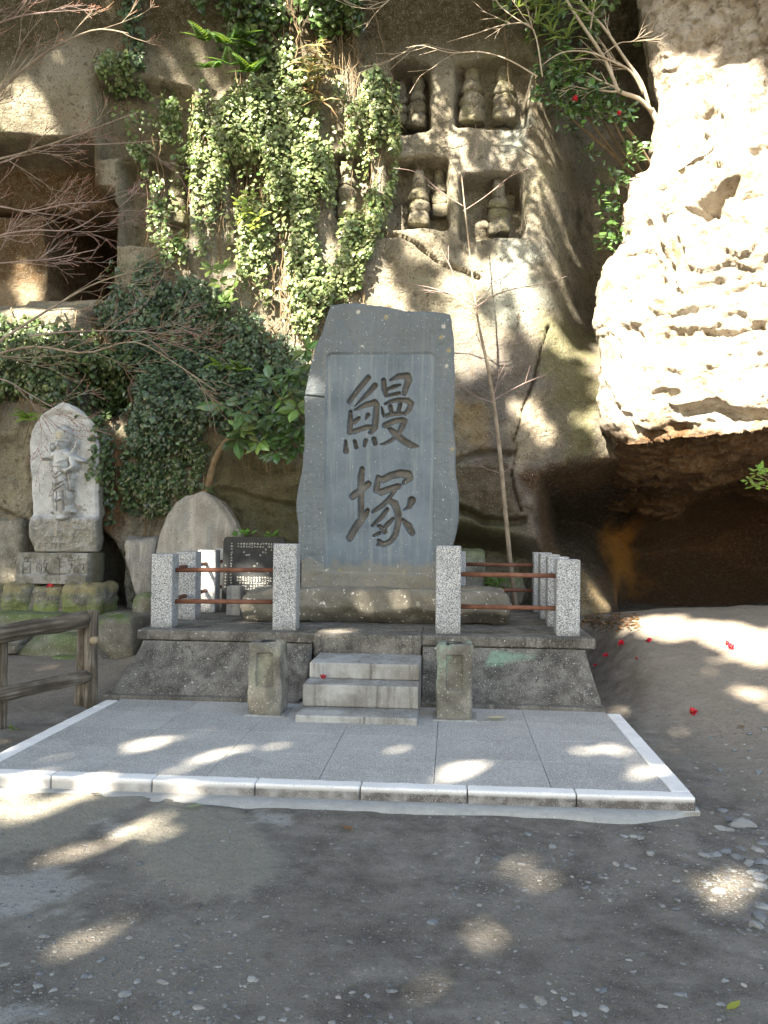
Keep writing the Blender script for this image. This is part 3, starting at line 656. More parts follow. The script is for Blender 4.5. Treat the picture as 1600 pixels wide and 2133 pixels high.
# ------------------------------------------------------------------ base stone and slate monument
YS = 3.64
def stone_outline_slab(name, Lp, Rp, Tp, Y, thick, mat, nu, nv, relief=None, tintf=None, us=None, vs2=None, chamf=.02, lean=0):
    """Lp, Rp: (x,z) outlines from the foot up; Tp(u): top offset; returns mesh"""
    u = np.linspace(0, 1, nu) if us is None else us; v = np.linspace(0, 1, nv) if vs2 is None else vs2
    nu, nv = len(u), len(v)
    Lp = np.array(Lp); Rp = np.array(Rp)
    lz = np.linspace(0, 1, len(Lp))
    def par(Pt):
        zz = Pt[:, 1]; t = (zz - zz[0]) / (zz[-1] - zz[0]); return np.interp(v, t, Pt[:, 0]), np.interp(v, t, Pt[:, 1])
    lx, lzv = par(Lp); rx, rzv = par(Rp)
    lx = lx + .010 * fbm(lzv, 0, 0, 7, 5, .65, 43); rx = rx + .010 * fbm(rzv, 3, 0, 7, 5, .65, 44)
    U, VV = np.meshgrid(u, v)
    X = lx[:, None] * (1 - U) + rx[:, None] * U; Z = lzv[:, None] * (1 - U) + rzv[:, None] * U
    if Tp is not None: Z = Z + Tp(U) * VV ** 3
    Yy = np.full(X.shape, float(Y)) + lean * (Z - Z.min())
    ed = np.minimum(np.minimum(U * (rx - lx)[:, None], (1 - U) * (rx - lx)[:, None]), (1 - VV) * (lzv[-1] - lzv[0]))
    Yy = Yy + chamf * (1 - sstep(0, chamf * 1.8, ed)) ** 2
    if relief is not None: Yy = Yy + relief(X, Z)
    Fr = np.stack([X, Yy, Z], -1); V = [Fr.reshape(-1, 3)]; F = [gridfaces(nu, nv)]
    loop = np.concatenate([np.arange(nu), np.arange(1, nv) * nu + nu - 1, (nv - 1) * nu + np.arange(nu - 2, -1, -1), np.arange(nv - 2, 0, -1) * nu])
    B = V[0][loop]; n = len(loop); off = nu * nv; prev = loop; rings = 4
    for r in range(1, rings + 1):
        t = r / rings; Q = B.copy(); Q[:, 1] = B[:, 1] + thick * t
        nn = fbm(Q[:, 0], Q[:, 1], Q[:, 2], 4, 3, .5, 41) * .02; c = Q.mean(0); dr = Q - c; dr[:, 1] = 0; dr /= np.linalg.norm(dr, axis=1, keepdims=True)
        Q = Q + dr * nn[:, None] - dr * (.03 * t ** 3)
        V.append(Q); cur = off + np.arange(n)
        F.append(np.stack([prev, cur, np.roll(cur, -1), np.roll(prev, -1)], 1)); prev = cur; off += n
    V.append(V[-1].mean(0, keepdims=True)); F.append(np.stack([prev, np.full(n, off), np.roll(prev, -1)], 1))
    return np.concatenate(V), F, (X, Z, nu, nv)
def sp(px, py): p = atY(px, py, YS); return (p[0], p[2])
# brush strokes traced on the stone, (x, y, half width) in eighths of a photo pixel
CH1 = [[(615, 205, 48), (450, 400, 47), (295, 605, 42)], [(725, 340, 50), (560, 520, 38), (385, 690, 8)],
       [(385, 745, 16), (560, 665, 48), (720, 622, 56), (752, 660, 52), (740, 850, 56), (722, 1040, 56), (660, 1120, 38), (615, 1130, 15)],
       [(318, 780, 32), (310, 950, 48), (303, 1120, 47)], [(380, 945, 40), (455, 885, 32)], [(608, 832, 40), (570, 895, 18)],
       [(385, 1105, 48), (480, 1068, 40), (600, 1032, 42), (685, 1030, 32)],
       [(235, 1270, 26), (240, 1430, 52)], [(385, 1270, 34), (412, 1370, 38)], [(570, 1260, 40), (548, 1345, 28)], [(710, 1230, 42), (728, 1305, 42)],
       [(870, 255, 44), (880, 400, 50), (912, 500, 38)], [(985, 250, 22), (1120, 182, 45), (1265, 180, 62), (1290, 245, 60), (1232, 400, 50), (1215, 480, 42)],
       [(945, 398, 28), (1060, 352, 38), (1150, 328, 18)], [(970, 500, 28), (1130, 470, 34)],
       [(892, 645, 24), (1040, 592, 38), (1150, 576, 38), (1270, 592, 48), (1330, 640, 50), (1290, 745, 48), (1230, 810, 38)],
       [(838, 700, 14), (858, 800, 32), (868, 862, 14)], [(980, 690, 38), (1003, 790, 36)], [(1150, 650, 38), (1122, 750, 34)],
       [(915, 842, 34), (1000, 822, 38), (1130, 802, 40), (1220, 812, 28)],
       [(890, 1005, 50), (1050, 932, 45), (1190, 912, 48), (1220, 935, 50), (1155, 1080, 44), (1110, 1160, 34), (1000, 1255, 34), (880, 1312, 26), (812, 1322, 8)],
       [(945, 1050, 22), (985, 1075, 42), (1080, 1155, 60), (1200, 1262, 58), (1330, 1335, 58), (1440, 1355, 22)]]
CH2 = [[(510, 132, 45), (490, 250, 58), (490, 450, 58), (490, 650, 54), (492, 800, 55), (500, 950, 60)], [(300, 1290, 60), (380, 1150, 64), (480, 1000, 64), (560, 900, 58), (605, 825, 38)],
       [(352, 592, 60), (470, 500, 60), (612, 388, 58)], [(775, 270, 40), (757, 420, 56), (745, 490, 54)],
       [(790, 300, 52), (860, 312, 60), (1000, 242, 62), (1150, 212, 70), (1280, 222, 68), (1310, 285, 58), (1222, 352, 38), (1170, 392, 18)],
       [(832, 522, 62), (960, 472, 54), (1112, 424, 54)], [(1040, 500, 46), (1000, 570, 34), (955, 640, 44), (850, 745, 44), (692, 850, 26)],
       [(960, 655, 44), (1060, 722, 64), (1110, 870, 60), (1110, 1050, 54), (1070, 1220, 50), (990, 1340, 48), (880, 1398, 46), (765, 1400, 22)],
       [(930, 805, 34), (840, 935, 44), (682, 1080, 26)], [(1030, 962, 28), (930, 1062, 44), (885, 1110, 34)], [(770, 1085, 20), (810, 1090, 36), (882, 1172, 54)],
       [(800, 1205, 34), (702, 1250, 22)], [(790, 1330, 34), (880, 1395, 40)], [(1340, 660, 72), (1300, 765, 42), (1205, 818, 10)], [(1192, 985, 34), (1282, 1085, 64), (1345, 1200, 56)]]
def stroke_field(X, Z, strokes, ox, oy, div, at):
    d = np.full(X.shape, -1.0); sc = abs(at(ox + 1, oy)[0] - at(ox, oy)[0]) / div
    for st in strokes:
        P = [(*at(ox + a / div, oy + b / div), r * sc) for a, b, r in st]
        for (ax, az, ar), (bx, bz, br) in zip(P[:-1], P[1:]):
            u, v = bx - ax, bz - az; t = np.clip(((X - ax) * u + (Z - az) * v) / (u * u + v * v + 1e-12), 0, 1)
            d = np.maximum(d, ar + (br - ar) * t - np.hypot(X - ax - t * u, Z - az - t * v))
    return d
panel = [sp(675, 1192), sp(902, 1192), sp(902, 735), sp(675, 735)]
pxa, pxb = panel[0][0], panel[1][0]; pza, pzb = panel[0][1], panel[2][1]
def panel_sd(X, Z):
    r = .05; qx = np.abs(X - (pxa + pxb) / 2) - (pxb - pxa) / 2 + r; qz = np.abs(Z - (pza + pzb) / 2) - (pzb - pza) / 2 + r
    return -(np.hypot(np.maximum(qx, 0), np.maximum(qz, 0)) + np.minimum(np.maximum(qx, qz), 0) - r)
ck = [sp(620, 821), sp(674, 827)]
def slate_relief(X, Z):
    pd = panel_sd(X, Z); inp = sstep(-.004, .006, pd)
    y = .016 * inp + (1 - inp) * (.012 * fbm(X, Z, 0, 3.2, 5, .6, 51) + .010 * ridge(X, Z, 0, 5, 4, 52) + .006 * fbm(X, Z, 0, 22, 4, .65, 58))
    d = np.maximum(stroke_field(X, Z, CH1, 690, 760, 8, sp), stroke_field(X, Z, CH2, 690, 960, 8, sp)) + .0025 * fbm(X, Z, 0, 40, 3, .6, 53)
    q = np.clip(d / .022, 0, 1); y = y + .058 * np.sqrt(np.clip(1 - (1 - q) ** 2, 0, 1)) * (d > 0)
    (ax, az), (bx, bz) = ck; t = np.clip((X - ax) / (bx - ax), 0, 1); dc = np.abs(Z - (az + (bz - az) * t)); y = y + .05 * sstep(.009, .003, dc) * (X < bx)
    y = y - .006 * sstep(az + .02, az + .01, Z) * sstep(bx + .1, bx - .1, X)
    return y
Lpx = [(627, 1236), (627, 1177), (622, 1128), (621, 1092), (616, 1047), (624, 1004), (631, 962), (634, 923), (634, 881), (633, 826), (645, 772), (656, 726), (672, 690), (683, 652), (690, 634)]
Rpx = [(906, 1236), (914, 1195), (928, 1160), (944, 1136), (952, 1110), (955, 1082), (955, 1029), (949, 982), (949, 938), (944, 892), (947, 797), (946, 705), (941, 668), (937, 655)]
us = np.unique(np.concatenate([np.linspace(0, .22, 40), np.linspace(.22, .86, 260), np.linspace(.86, 1, 26)])); vs3 = np.unique(np.concatenate([np.linspace(0, .13, 40), np.linspace(.13, .80, 470), np.linspace(.80, 1, 60)]))
def slate_top(U):
    top = np.interp(U, [0, .2, .45, .62, .8, .95, 1], [0, .040, .022, .0, .012, .010, .0]); return top + .012 * fbm(U * 14, 0, 0, 1, 4, .6)
V, F, (SX, SZ, snu, snv) = stone_outline_slab('slab', [sp(*p) for p in Lpx], [sp(*p) for p in Rpx], slate_top, YS, .34, MAT['slate'], 0, 0, slate_relief, us=us, vs2=vs3, chamf=.012)
def slate_tint(P):
    t = np.zeros((len(P), 4)); X, Z = P[:, 0], P[:, 2]; n = fbm(X, P[:, 1], Z, 9, 5, .6, 55)
    t[:, :3] = (.100, .120, .136); t[:, 3] = .6 * (1 - sstep(-.004, .006, panel_sd(X, Z)))
    zb = sp(760, 1180)[1]; lo = sstep(zb + .10, zb - .05, Z + .10 * n); t[:, :3] = np.where(lo[:, None] > .3, np.array((.20, .185, .15)), t[:, :3]); t[:, 3] = np.maximum(t[:, 3], lo * .8)
    for (px, py, r) in ((806, 660, .03), (820, 657, .015), (920, 703, .028), (935, 730, .02), (928, 778, .03), (944, 935, .03), (708, 1188, .02), (890, 1188, .025), (842, 1190, .02)):
        a, b = sp(px, py); k = np.hypot(X - a, Z - b) < r * (.55 + 1.6 * n); t[k, :3] = (.30, .25, .11); t[k, 3] = .7
    for (px, py, r) in ((745, 650, .02), (870, 650, .022), (930, 760, .03), (925, 680, .02), (755, 720, .015), (770, 1187, .04), (830, 1180, .02), (680, 1187, .03)):
        a, b = sp(px, py); k = np.hypot(X - a, Z - b) + .05 * n < r * .55; t[k, :3] = (.46, .46, .42); t[k, 3] = .8
    return t
mon = thing('monument_stone', 'tall blue grey slate monument carved with two large brush written characters', 'monument', (-2.2, YS + .15, .86))
q = F[0]; d1 = stroke_field(SX, SZ, CH1, 690, 760, 8, sp).ravel(); d2 = stroke_field(SX, SZ, CH2, 690, 960, 8, sp).ravel()
f1 = (d1[q].min(1) > .002); f2 = (d2[q].min(1) > .002) & ~f1
def sub(name, faces, mat, par, tintf=None, smooth=True, **kw):
    fs = faces if isinstance(faces, list) else [faces]
    used = np.unique(np.concatenate([f.ravel() for f in fs])); mp = np.full(len(V), -1); mp[used] = np.arange(len(used)); vv = V[used]
    return obj(name, mesh(name, vv, [mp[f] for f in fs], mat, smooth, tintf(vv) if tintf else None), par, **kw)
sub('slab', [q[~(f1 | f2)]] + F[1:], MAT['slate'], mon, slate_tint)
def carve_tint(P):
    t = np.zeros((len(P), 4)); n = fbm(P[:, 0], P[:, 1], P[:, 2], 20, 4, .6, 57); t[:, :3] = (.30, .265, .17); t[:, 3] = .55 * sstep(YS + .040, YS + .020, P[:, 1] + .01 * n); return t
sub('carved_character', q[f1], MAT['carved'], mon, carve_tint, label='large carved upper character reading eel'); sub('carved_character', q[f2], MAT['carved'], mon, carve_tint, label='large carved lower character reading mound')

def base_tint(P):
    t = np.zeros((len(P), 4)); n = fbm(P[:, 0], P[:, 1], P[:, 2], 5, 4, .6, 61); t[:, :3] = (.07, .068, .065)
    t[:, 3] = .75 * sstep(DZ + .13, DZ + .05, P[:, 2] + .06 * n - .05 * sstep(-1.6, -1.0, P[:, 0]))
    return t
def base_warp(P):
    P = P.copy(); x, z = P[:, 0], P[:, 2]
    u = (z - DZ) / .34
    e = sstep(-3.35, -3.0, x); P[:, 2] = DZ + (z - DZ) * (.86 + .14 * e)
    P[:, 0] = x + (1 - e) * .10 * np.abs(u - .5)
    under = sstep(.35, -.05, u - .12 * fbm(x, 0, 0, 3, 3, .5, 64) - .12) * sstep(-3.2, -2.4, x)
    P[:, 1] += np.where(P[:, 1] < YS + .1, .13 * under + .03 * ridge(x, z, 0, 2.5, 3, 65), 0)
    r = sstep(-1.0, -.72, x); P[:, 0] = P[:, 0] - r * .08 * np.abs(ridge(z * 9, x, P[:, 1], 1.0, 3, 66)); P[:, 2] -= r * .03
    return P
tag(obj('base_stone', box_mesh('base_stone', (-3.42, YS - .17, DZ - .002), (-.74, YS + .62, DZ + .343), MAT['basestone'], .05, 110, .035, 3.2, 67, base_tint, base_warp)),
    'long low grey lichened boulder slab carrying the tall slate monument', 'base stone')

# ------------------------------------------------------------------ paired stone flower pillars before the steps
def pillar(x0, y0, w, d, h, seed, label, tintc):
    t = thing('flower_pillar', label, 'stone pillar', (x0 + w / 2, y0 + d / 2, 0), 'pillars beside the steps')
    def rel(P):
        P = P.copy(); u = (P[:, 0] - x0) / w; v = P[:, 2] / h
        fr = P[:, 1] < y0 + .03; sd = np.minimum(np.minimum(u - .26, .74 - u), np.minimum((v - .40), .86 - v))
        P[:, 1] += np.where(fr, .032 * sstep(-.012, .012, sd), 0)
        ch = sstep(.9, 1.0, v) * (fbm(P[:, 0], P[:, 1], P[:, 2], 6, 3, .6, seed) > .05); P[:, 2] -= .012 * ch
        P[:, 0] += .012 * fbm(P[:, 0], P[:, 1], P[:, 2], 6, 4, .6, seed + 1); P[:, 1] += .006 * fbm(P[:, 0], P[:, 1], P[:, 2], 11, 4, .6, seed + 2)
        return P
    def tn(P):
        q = np.zeros((len(P), 4)); n = fbm(P[:, 0], P[:, 1], P[:, 2], 7, 5, .6, seed); q[:, :3] = tintc; q[:, 3] = .65 * sstep(.08, .3, n) * sstep(.15, .3, P[:, 2]); return q
    obj('shaft', box_mesh('shaft', (x0, y0, -.004), (x0 + w, y0 + d, h), MAT['oldstone'], .016, 90, .012, 8, seed, tn, rel), t)
    obj('socket', box_mesh('socket', (x0 + w * .25, y0 + d * .25, h - .02), (x0 + w * .72, y0 + d * .75, h + .002), MAT['black'], .008, 6, 0), t)
    obj('mortar_pad', box_mesh('mortar_pad', (x0 - .03, y0 - .025, -.02), (x0 + w + .04, y0 + d + .03, .006), MAT['step'], .006, 24, .004, 9, seed, step_tint), t)
pillar(-2.90, 1.712, .258, .27, .555, 3, 'worn stone flower pillar with recessed panel left of the steps', (.30, .31, .24))
pillar(-1.45, 1.735, .27, .27, .57, 9, 'worn stone flower pillar with green lichen right of the steps', (.27, .38, .30))

# ------------------------------------------------------------------ black plaque with engraved columns
YP = 4.35
a = atY(463, 1118, YP); b = atY(590, 1262, YP)
plq = thing('plaque', 'polished black granite plaque with columns of small engraved text behind the rusty pipes', 'plaque', ((a[0] + b[0]) / 2, YP, b[2]))
def rr_slab(x0, x1, z0, z1, y0, y1, r, lean):
    pts = []
    for cxx, czz, a0 in ((x1 - r, z1 - r, 0), (x0 + r, z1 - r, 90)):
        for k in range(7): t = math.radians(a0 + 15 * k); pts.append((cxx + r * math.cos(t), czz + r * math.sin(t)))
    pts += [(x0, z0), (x1, z0)]; pts = np.array(pts); n = len(pts)
    V = np.concatenate([np.stack([pts[:, 0], y + lean * (pts[:, 1] - z0), pts[:, 1]], 1) for y in (y0, y1)]); i = np.arange(n)
    me = bpy.data.meshes.new('slab'); me.from_pydata(V.tolist(), [], [list(i[::-1])[::-1], list((i + n)[::-1])] + [[int(k), int(k + n), int((k + 1) % n + n), int((k + 1) % n)] for k in i]); me.materials.append(MAT['black']); return me
obj('slab', rr_slab(a[0], b[0], b[2] - .15, a[2], YP, YP + .09, .05, .06), plq)
ac = Acc(); rg = np.random.default_rng(3)
def glyph(cx, cz, s):
    for _ in range(rg.integers(3, 6)):
        hor = rg.random() < .55; o = rg.uniform(-.35, .35) * s; l = rg.uniform(.25, .45) * s; w = .055 * s
        if hor: x0, x1, z0, z1 = cx - l, cx + l, cz + o - w, cz + o + w
        else: x0, x1, z0, z1 = cx + o - w, cx + o + w, cz - l, cz + l
        yy = lambda z: YP - .0015 + .06 * (z - (b[2] - .15))
        ac.add(np.array([[x0, yy(z0), z0], [x1, yy(z0), z0], [x1, yy(z1), z1], [x0, yy(z1), z1]]), [[0, 1, 2, 3]])
wd = b[0] - a[0]; ht = a[2] - b[2]
for c in range(16):
    xx = a[0] + wd * (.25 + .67 * c / 15); 
    for r in range(24):
        zz = a[2] - ht * (.10 + .62 * r / 15)
        pr = .95 if r in (0, 1) or r > 11 else (.9 if c > 13 and r < 6 else .12)
        if r <= 16 and rg.random() < pr: glyph(xx, zz, .028)
for r in range(15): glyph(a[0] + wd * .14, a[2] - ht * (.10 + .62 * r / 15), .027)
for r in range(8): glyph(a[0] + wd * .05, a[2] - ht * (.42 + .045 * r), .022)
obj('engraved_text', ac.mesh('engraved_text', MAT['engrave'], False), plq, kind='stuff')
for i, (pa, pb, pc, pd, yy, lab) in enumerate(((472, 1221, 500, 1292, YP - .28, 'small upright stone block propping the left end of the black plaque'), (533, 1222, 562, 1262, YP - .12, 'low stone block behind the boulder propping the black plaque'))):
    p0 = atY(pa, pb, yy); p1 = atY(pc, pd, yy)
    tag(obj('stone_block', box_mesh('stone_block', (p0[0], yy, DZ - .003), (p1[0], yy + .14, p0[2]), MAT['memorial'], .006, 10, .003, 8, i)), lab, 'stone block')

# ------------------------------------------------------------------ tan memorial stone behind the left fence
YM = 5.15
def mp_(px, py): p = atY(px, py, YM); return (p[0], p[2])
def mem_tint(P):
    t = np.zeros((len(P), 4)); n = fbm(P[:, 0], P[:, 1], P[:, 2] * .5, 3, 5, .6, 71); t[:, :3] = (.225, .18, .155); t[:, 3] = .4 * sstep(.0, .3, n + .5 * sstep(-3.9, -3.5, P[:, 0])); 
    k = n < -.15; t[k, :3] = (.22, .24, .25); t[k, 3] = .6; return t
Lm = [(318, 1300), (316, 1200), (320, 1150), (330, 1110), (345, 1070), (362, 1045), (385, 1030)]; Rm = [(508, 1300), (505, 1180), (498, 1110), (485, 1085), (468, 1060), (455, 1045), (432, 1030)]
V, F, _ = stone_outline_slab('memorial_stone', [mp_(*p) for p in Lm], [mp_(*p) for p in Rm], lambda U: .05 * np.exp(-((U - .7) / .3) ** 2) - .01, YM, .3, None, 70, 90,
                             lambda X, Z: .03 * fbm(X, Z, 0, 2, 5, .55, 72) + .02 * ridge(X, Z, 1, 3, 3, 73), chamf=.06)
tag(obj('memorial_stone', mesh('memorial_stone', V, F, MAT['memorial'], True, mem_tint(V))), 'tall tan natural stone slab with rounded top behind the left granite posts', 'memorial stone')

# ------------------------------------------------------------------ carved deity stone on its inscribed block and mossy wall
def solveY(px, py, x):
    lo, hi = 2., 9.
    for _ in range(50):
        mid = (lo + hi) / 2
        if atY(px, py, mid)[0] > x: lo = mid
        else: hi = mid
    return (lo + hi) / 2
YT = 4.98
def tp(px, py): p = atY(px, py, YT); return (p[0], p[2])
ZX = lambda a: 20 + a / 5.3333
ZY = lambda b: 820 + b / 5.3333
psc = abs(tp(101, 1000)[0] - tp(100, 1000)[0]) / 5.3333
BLOBS = [  # chains (x, y, r) in the enlarged photo, height
    ([(590, 448, 96), (592, 470, 94)], .085), ([(588, 530, 82), (580, 580, 62)], .095), ([(580, 620, 42), (578, 650, 60)], .06),
    ([(480, 690, 48), (575, 668, 60), (680, 690, 50)], .07), ([(575, 690, 108), (572, 790, 92), (565, 850, 96)], .075),
    ([(560, 880, 100), (568, 1050, 108), (585, 1240, 112), (588, 1300, 108)], .082), ([(470, 1312, 28), (500, 1310, 26)], .05), ([(655, 1300, 26), (700, 1308, 28)], .05), ([(545, 1335, 30), (620, 1335, 30)], .05),
    ([(470, 700, 36), (420, 705, 26), (372, 716, 22)], .055), ([(458, 690, 28), (448, 620, 22), (455, 560, 18)], .045), ([(486, 590, 34), (488, 600, 32)], .05),
    ([(690, 705, 42), (770, 735, 26), (832, 752, 18)], .055), ([(690, 650, 30), (735, 580, 24), (738, 545, 28)], .045), ([(700, 720, 48), (715, 790, 46), (720, 815, 40)], .07),
    ([(728, 812, 36), (655, 865, 34), (620, 850, 26)], .085), ([(672, 905, 30), (684, 1000, 28), (686, 1062, 24)], .06), ([(705, 900, 16), (708, 940, 14)], .045), ([(480, 780, 40), (475, 850, 34)], .06)]
DET = [([(560, 505, 9), (660, 510, 9)], -.012), ([(545, 542, 12), (570, 545, 10)], -.012), ([(605, 545, 10), (632, 548, 12)], -.012), ([(590, 540, 10), (588, 575, 13)], .016), ([(560, 600, 8), (615, 602, 8)], -.012), ([(590, 605, 60), (580, 612, 50)], .0),
       ([(470, 770, 14), (560, 770, 14), (650, 730, 14)], .012), ([(470, 790, 22), (560, 800, 24), (660, 800, 24)], .014),
       ([(500, 860, 9), (545, 905, 9), (600, 860, 9)], -.012), ([(490, 900, 9), (545, 950, 9), (620, 890, 9)], -.012), ([(545, 985, 22), (548, 990, 20)], .014), ([(480, 960, 9), (530, 1040, 9), (620, 980, 9)], -.012),
       ([(480, 1020, 9), (520, 1090, 9), (640, 1010, 9)], -.014), ([(490, 1180, 10), (510, 1165, 10), (560, 1200, 10)], .014), ([(570, 1190, 10), (610, 1165, 10), (640, 1190, 10)], .014), ([(560, 1100, 10), (560, 1290, 12)], -.016), ([(620, 1080, 10), (635, 1290, 12)], -.014), ([(515, 1110, 9), (505, 1280, 10)], -.012)]
def chain(X, Z, st):
    best = np.full(X.shape, -9.); 
    P = [(*tp(ZX(a), ZY(b)), r * psc) for a, b, r in st]
    for (ax, az, ar), (bx, bz, br) in zip(P[:-1], P[1:]):
        u, v = bx - ax, bz - az; t = np.clip(((X - ax) * u + (Z - az) * v) / (u * u + v * v + 1e-12), 0, 1)
        q = 1 - np.hypot(X - ax - t * u, Z - az - t * v) / (ar + (br - ar) * t); best = np.maximum(best, q)
    return np.clip(best, 0, 1)
def statue_relief(X, Z):
    h = np.zeros(X.shape)
    for st, hh in BLOBS:
        q = chain(X, Z, st); c = hh * np.sqrt(np.clip(1 - (1 - q) ** 2, 0, 1)); h = np.where(c > h, c, h) 
    for st, hh in DET:
        q = chain(X, Z, st); h = h + hh * sstep(0, .6, q)
    zb = tp(130, ZY(1365))[1]; low = sstep(zb + .02, zb - .03, Z)
    rough = low * (.05 + .05 * ridge(X, Z, 0, 5.5, 3, 82) + .03 * fbm(X, Z, 0, 9, 4, .6, 83) - .05 * sstep(zb - .18, zb - .36, Z))
    pk = tp(130, 858)[1]; peak = sstep(pk - .02, pk + .05, Z + .25 * np.abs(X - tp(128, 900)[0])) * .035
    return .07 - 2.0 * h - rough - peak + .004 * fbm(X, Z, 0, 12, 4, .6, 84)
def statue_tint(P):
    t = np.zeros((len(P), 4)); n = fbm(P[:, 0], P[:, 1], P[:, 2], 14, 4, .65, 85); X, Z = P[:, 0], P[:, 2]
    xx = (X - tp(ZX(640), 1000)[0]); zc = tp(100, ZY(1180))[1]
    dk = sstep(.0, .12, n - 2.4 * np.hypot(xx, (Z - zc) * .55) + .28); t[:, :3] = (.19, .165, .14); t[:, 3] = dk * .6
    zb = tp(130, ZY(1380))[1]; low = sstep(zb + .03, zb - .06, Z + .05 * n); t[:, :3] = np.where((low > dk)[:, None], np.array((.19, .17, .125)), t[:, :3]); t[:, 3] = np.maximum(t[:, 3], low * .65)
    hz = tp(130, ZY(470))[1]; hd = sstep(.09, .02, np.hypot(X - tp(ZX(585), 900)[0], Z - hz)); t[:, :3] = np.where((hd > .3)[:, None], np.array((.40, .37, .27)), t[:, :3]); t[:, 3] = np.maximum(t[:, 3], hd * .7)
    sd = (P[:, 1] > YT + .13); t[sd, :3] = (.17, .16, .13); t[sd, 3] = .8
    return t
Ls = [(64, 1149), (60, 1125), (60, 1085), (62, 1068), (58, 1000), (55, 950), (54, 922), (58, 898), (66, 880), (80, 864), (98, 852), (112, 844), (120, 839)]
Rs = [(193, 1149), (197, 1120), (197, 1060), (197, 990), (198, 930), (194, 898), (187, 880), (174, 864), (158, 852), (142, 842), (134, 838)]
V, F, _ = stone_outline_slab('statue_stone', [tp(*p) for p in Ls], [tp(*p) for p in Rs], lambda U: .012 * np.exp(-((U - .5) / .25) ** 2), YT, .26, None, 190, 380, statue_relief, chamf=.025)
tag(obj('statue_stone', mesh('statue_stone', V, F, MAT['statue'], True, statue_tint(V))), 'pale pointed stone carved in relief with a standing many armed deity on rocks', 'statue')

YB = 4.80
def bp(px, py): p = atY(px, py, YB); return (p[0], p[2])
BST = [[(185, 1818, 7), (162, 1850, 6)], [(148, 1868, 6), (150, 2002, 7)], [(148, 1868, 6), (228, 1862, 6)], [(230, 1864, 7), (230, 2004, 7)], [(150, 1935, 6), (228, 1928, 6)], [(150, 1996, 7), (230, 1990, 7)],
       [(288, 1878, 6), (352, 1868, 6)], [(308, 1848, 6), (310, 1892, 6)], [(335, 1846, 6), (334, 1890, 6)], [(312, 1895, 6), (295, 1935, 6)], [(300, 1908, 6), (356, 1900, 6), (354, 1996, 6), (335, 1985, 5)], [(302, 1935, 5), (335, 1932, 5), (333, 1968, 5), (303, 1970, 5), (302, 1935, 5)],
       [(398, 1846, 7), (376, 1900, 5)], [(380, 1890, 6), (436, 1880, 6)], [(420, 1888, 7), (400, 1960, 6), (365, 2004, 4)], [(382, 1916, 6), (412, 1965, 7), (446, 2006, 8)],
       [(532, 1824, 7), (556, 1850, 7)], [(482, 1882, 6), (612, 1872, 7)], [(500, 1936, 6), (602, 1928, 6)], [(446, 2010, 7), (640, 2000, 9)], [(552, 1872, 7), (552, 2004, 7)],
       [(688, 1816, 7), (700, 1840, 6)], [(658, 1862, 6), (732, 1850, 6)], [(692, 1860, 6), (685, 1930, 6), (660, 2004, 4)], [(690, 1908, 6), (728, 1902, 6), (720, 1985, 6), (702, 1980, 5)],
       [(772, 1808, 7), (744, 1862, 5)], [(756, 1846, 6), (836, 1832, 6)], [(738, 1922, 6), (826, 1892, 6), (820, 1950, 6), (806, 1945, 5)], [(782, 1876, 6), (782, 1972, 6)], [(757, 1896, 6), (760, 1985, 7), (826, 2006, 7), (840, 1965, 5)]]
x0, z1 = bp(34, 1151); x1, z0 = bp(182, 1217); YBK = solveY(227, 1151, x1)
def block_relief(X, Z):
    d = stroke_field(X, Z, BST, 20, 820, 5.3333, bp) + .002 * fbm(X, Z, 0, 30, 3, .6, 92)
    zl = z0 + .10; return .024 * sstep(0, .009, d) - .03 * sstep(zl + .01, zl - .01, Z - .02 * fbm(X, 0, 0, 3, 2)) + .005 * fbm(X, Z, 0, 8, 4, .6, 91)
def block_tint(P):
    t = np.zeros((len(P), 4)); n = fbm(P[:, 0], P[:, 1], P[:, 2], 10, 4, .6, 93); t[:, :3] = (.36, .37, .37); t[:, 3] = .55 * sstep(-.1, .2, n) * (P[:, 1] < YB + .05)
    k = P[:, 1] > YB + .04; t[k, :3] = (.17, .16, .105); t[k, 3] = .75; return t
V, F, _ = stone_outline_slab('inscribed_block', [(x0, z0), (x0, (z0 + z1) / 2), (x0, z1)], [(x1, z0), (x1, (z0 + z1) / 2), (x1, z1)], None, YB, max(.35, YBK - YB), None, 230, 110, block_relief, chamf=.008)
tag(obj('inscribed_block', mesh('inscribed_block', V, F, MAT['oldstone'], True, block_tint(V))), 'rectangular stone block with four carved characters under the deity statue', 'stone block')
def moss_tint(lo, hi, amt=.8, brown=.5):
    def f(P):
        t = np.zeros((len(P), 4)); n = fbm(P[:, 0], P[:, 1], P[:, 2], 5, 4, .6, 95); m_ = fbm(P[:, 0], P[:, 1], P[:, 2], 3.1, 3, .6, 96)
        h = (P[:, 2] - P[:, 2].min()) / (np.ptp(P[:, 2]) + 1e-6)
        g = sstep(lo, hi, h + .6 * n); t[:, :3] = np.array((.085, .145, .022)) * (1 + .5 * m_[:, None]); t[:, 3] = amt * g
        b = sstep(.15, .4, -n) * brown; k = b > t[:, 3]; t[k, :3] = (.13, .115, .07); t[:, 3] = np.maximum(t[:, 3], b); return t
    return f
def lowmoss(P):
    t = np.zeros((len(P), 4)); n = fbm(P[:, 0], P[:, 1], P[:, 2], 5, 4, .6, 95); h = (P[:, 2] - P[:, 2].min()) / np.ptp(P[:, 2])
    g = sstep(.75, .35, h + .5 * n); t[:, :3] = (.16, .22, .055); t[:, 3] = .75 * g; k = h > .78 + .3 * n; t[k, :3] = (.27, .22, .085); t[k, 3] = .6; return t
YW = 4.62
wall = thing('mossy_wall', 'mossy wall of three rough stone blocks carrying the inscribed block', 'stone wall', (*atY(120, 1290, YW)[:2], .3))
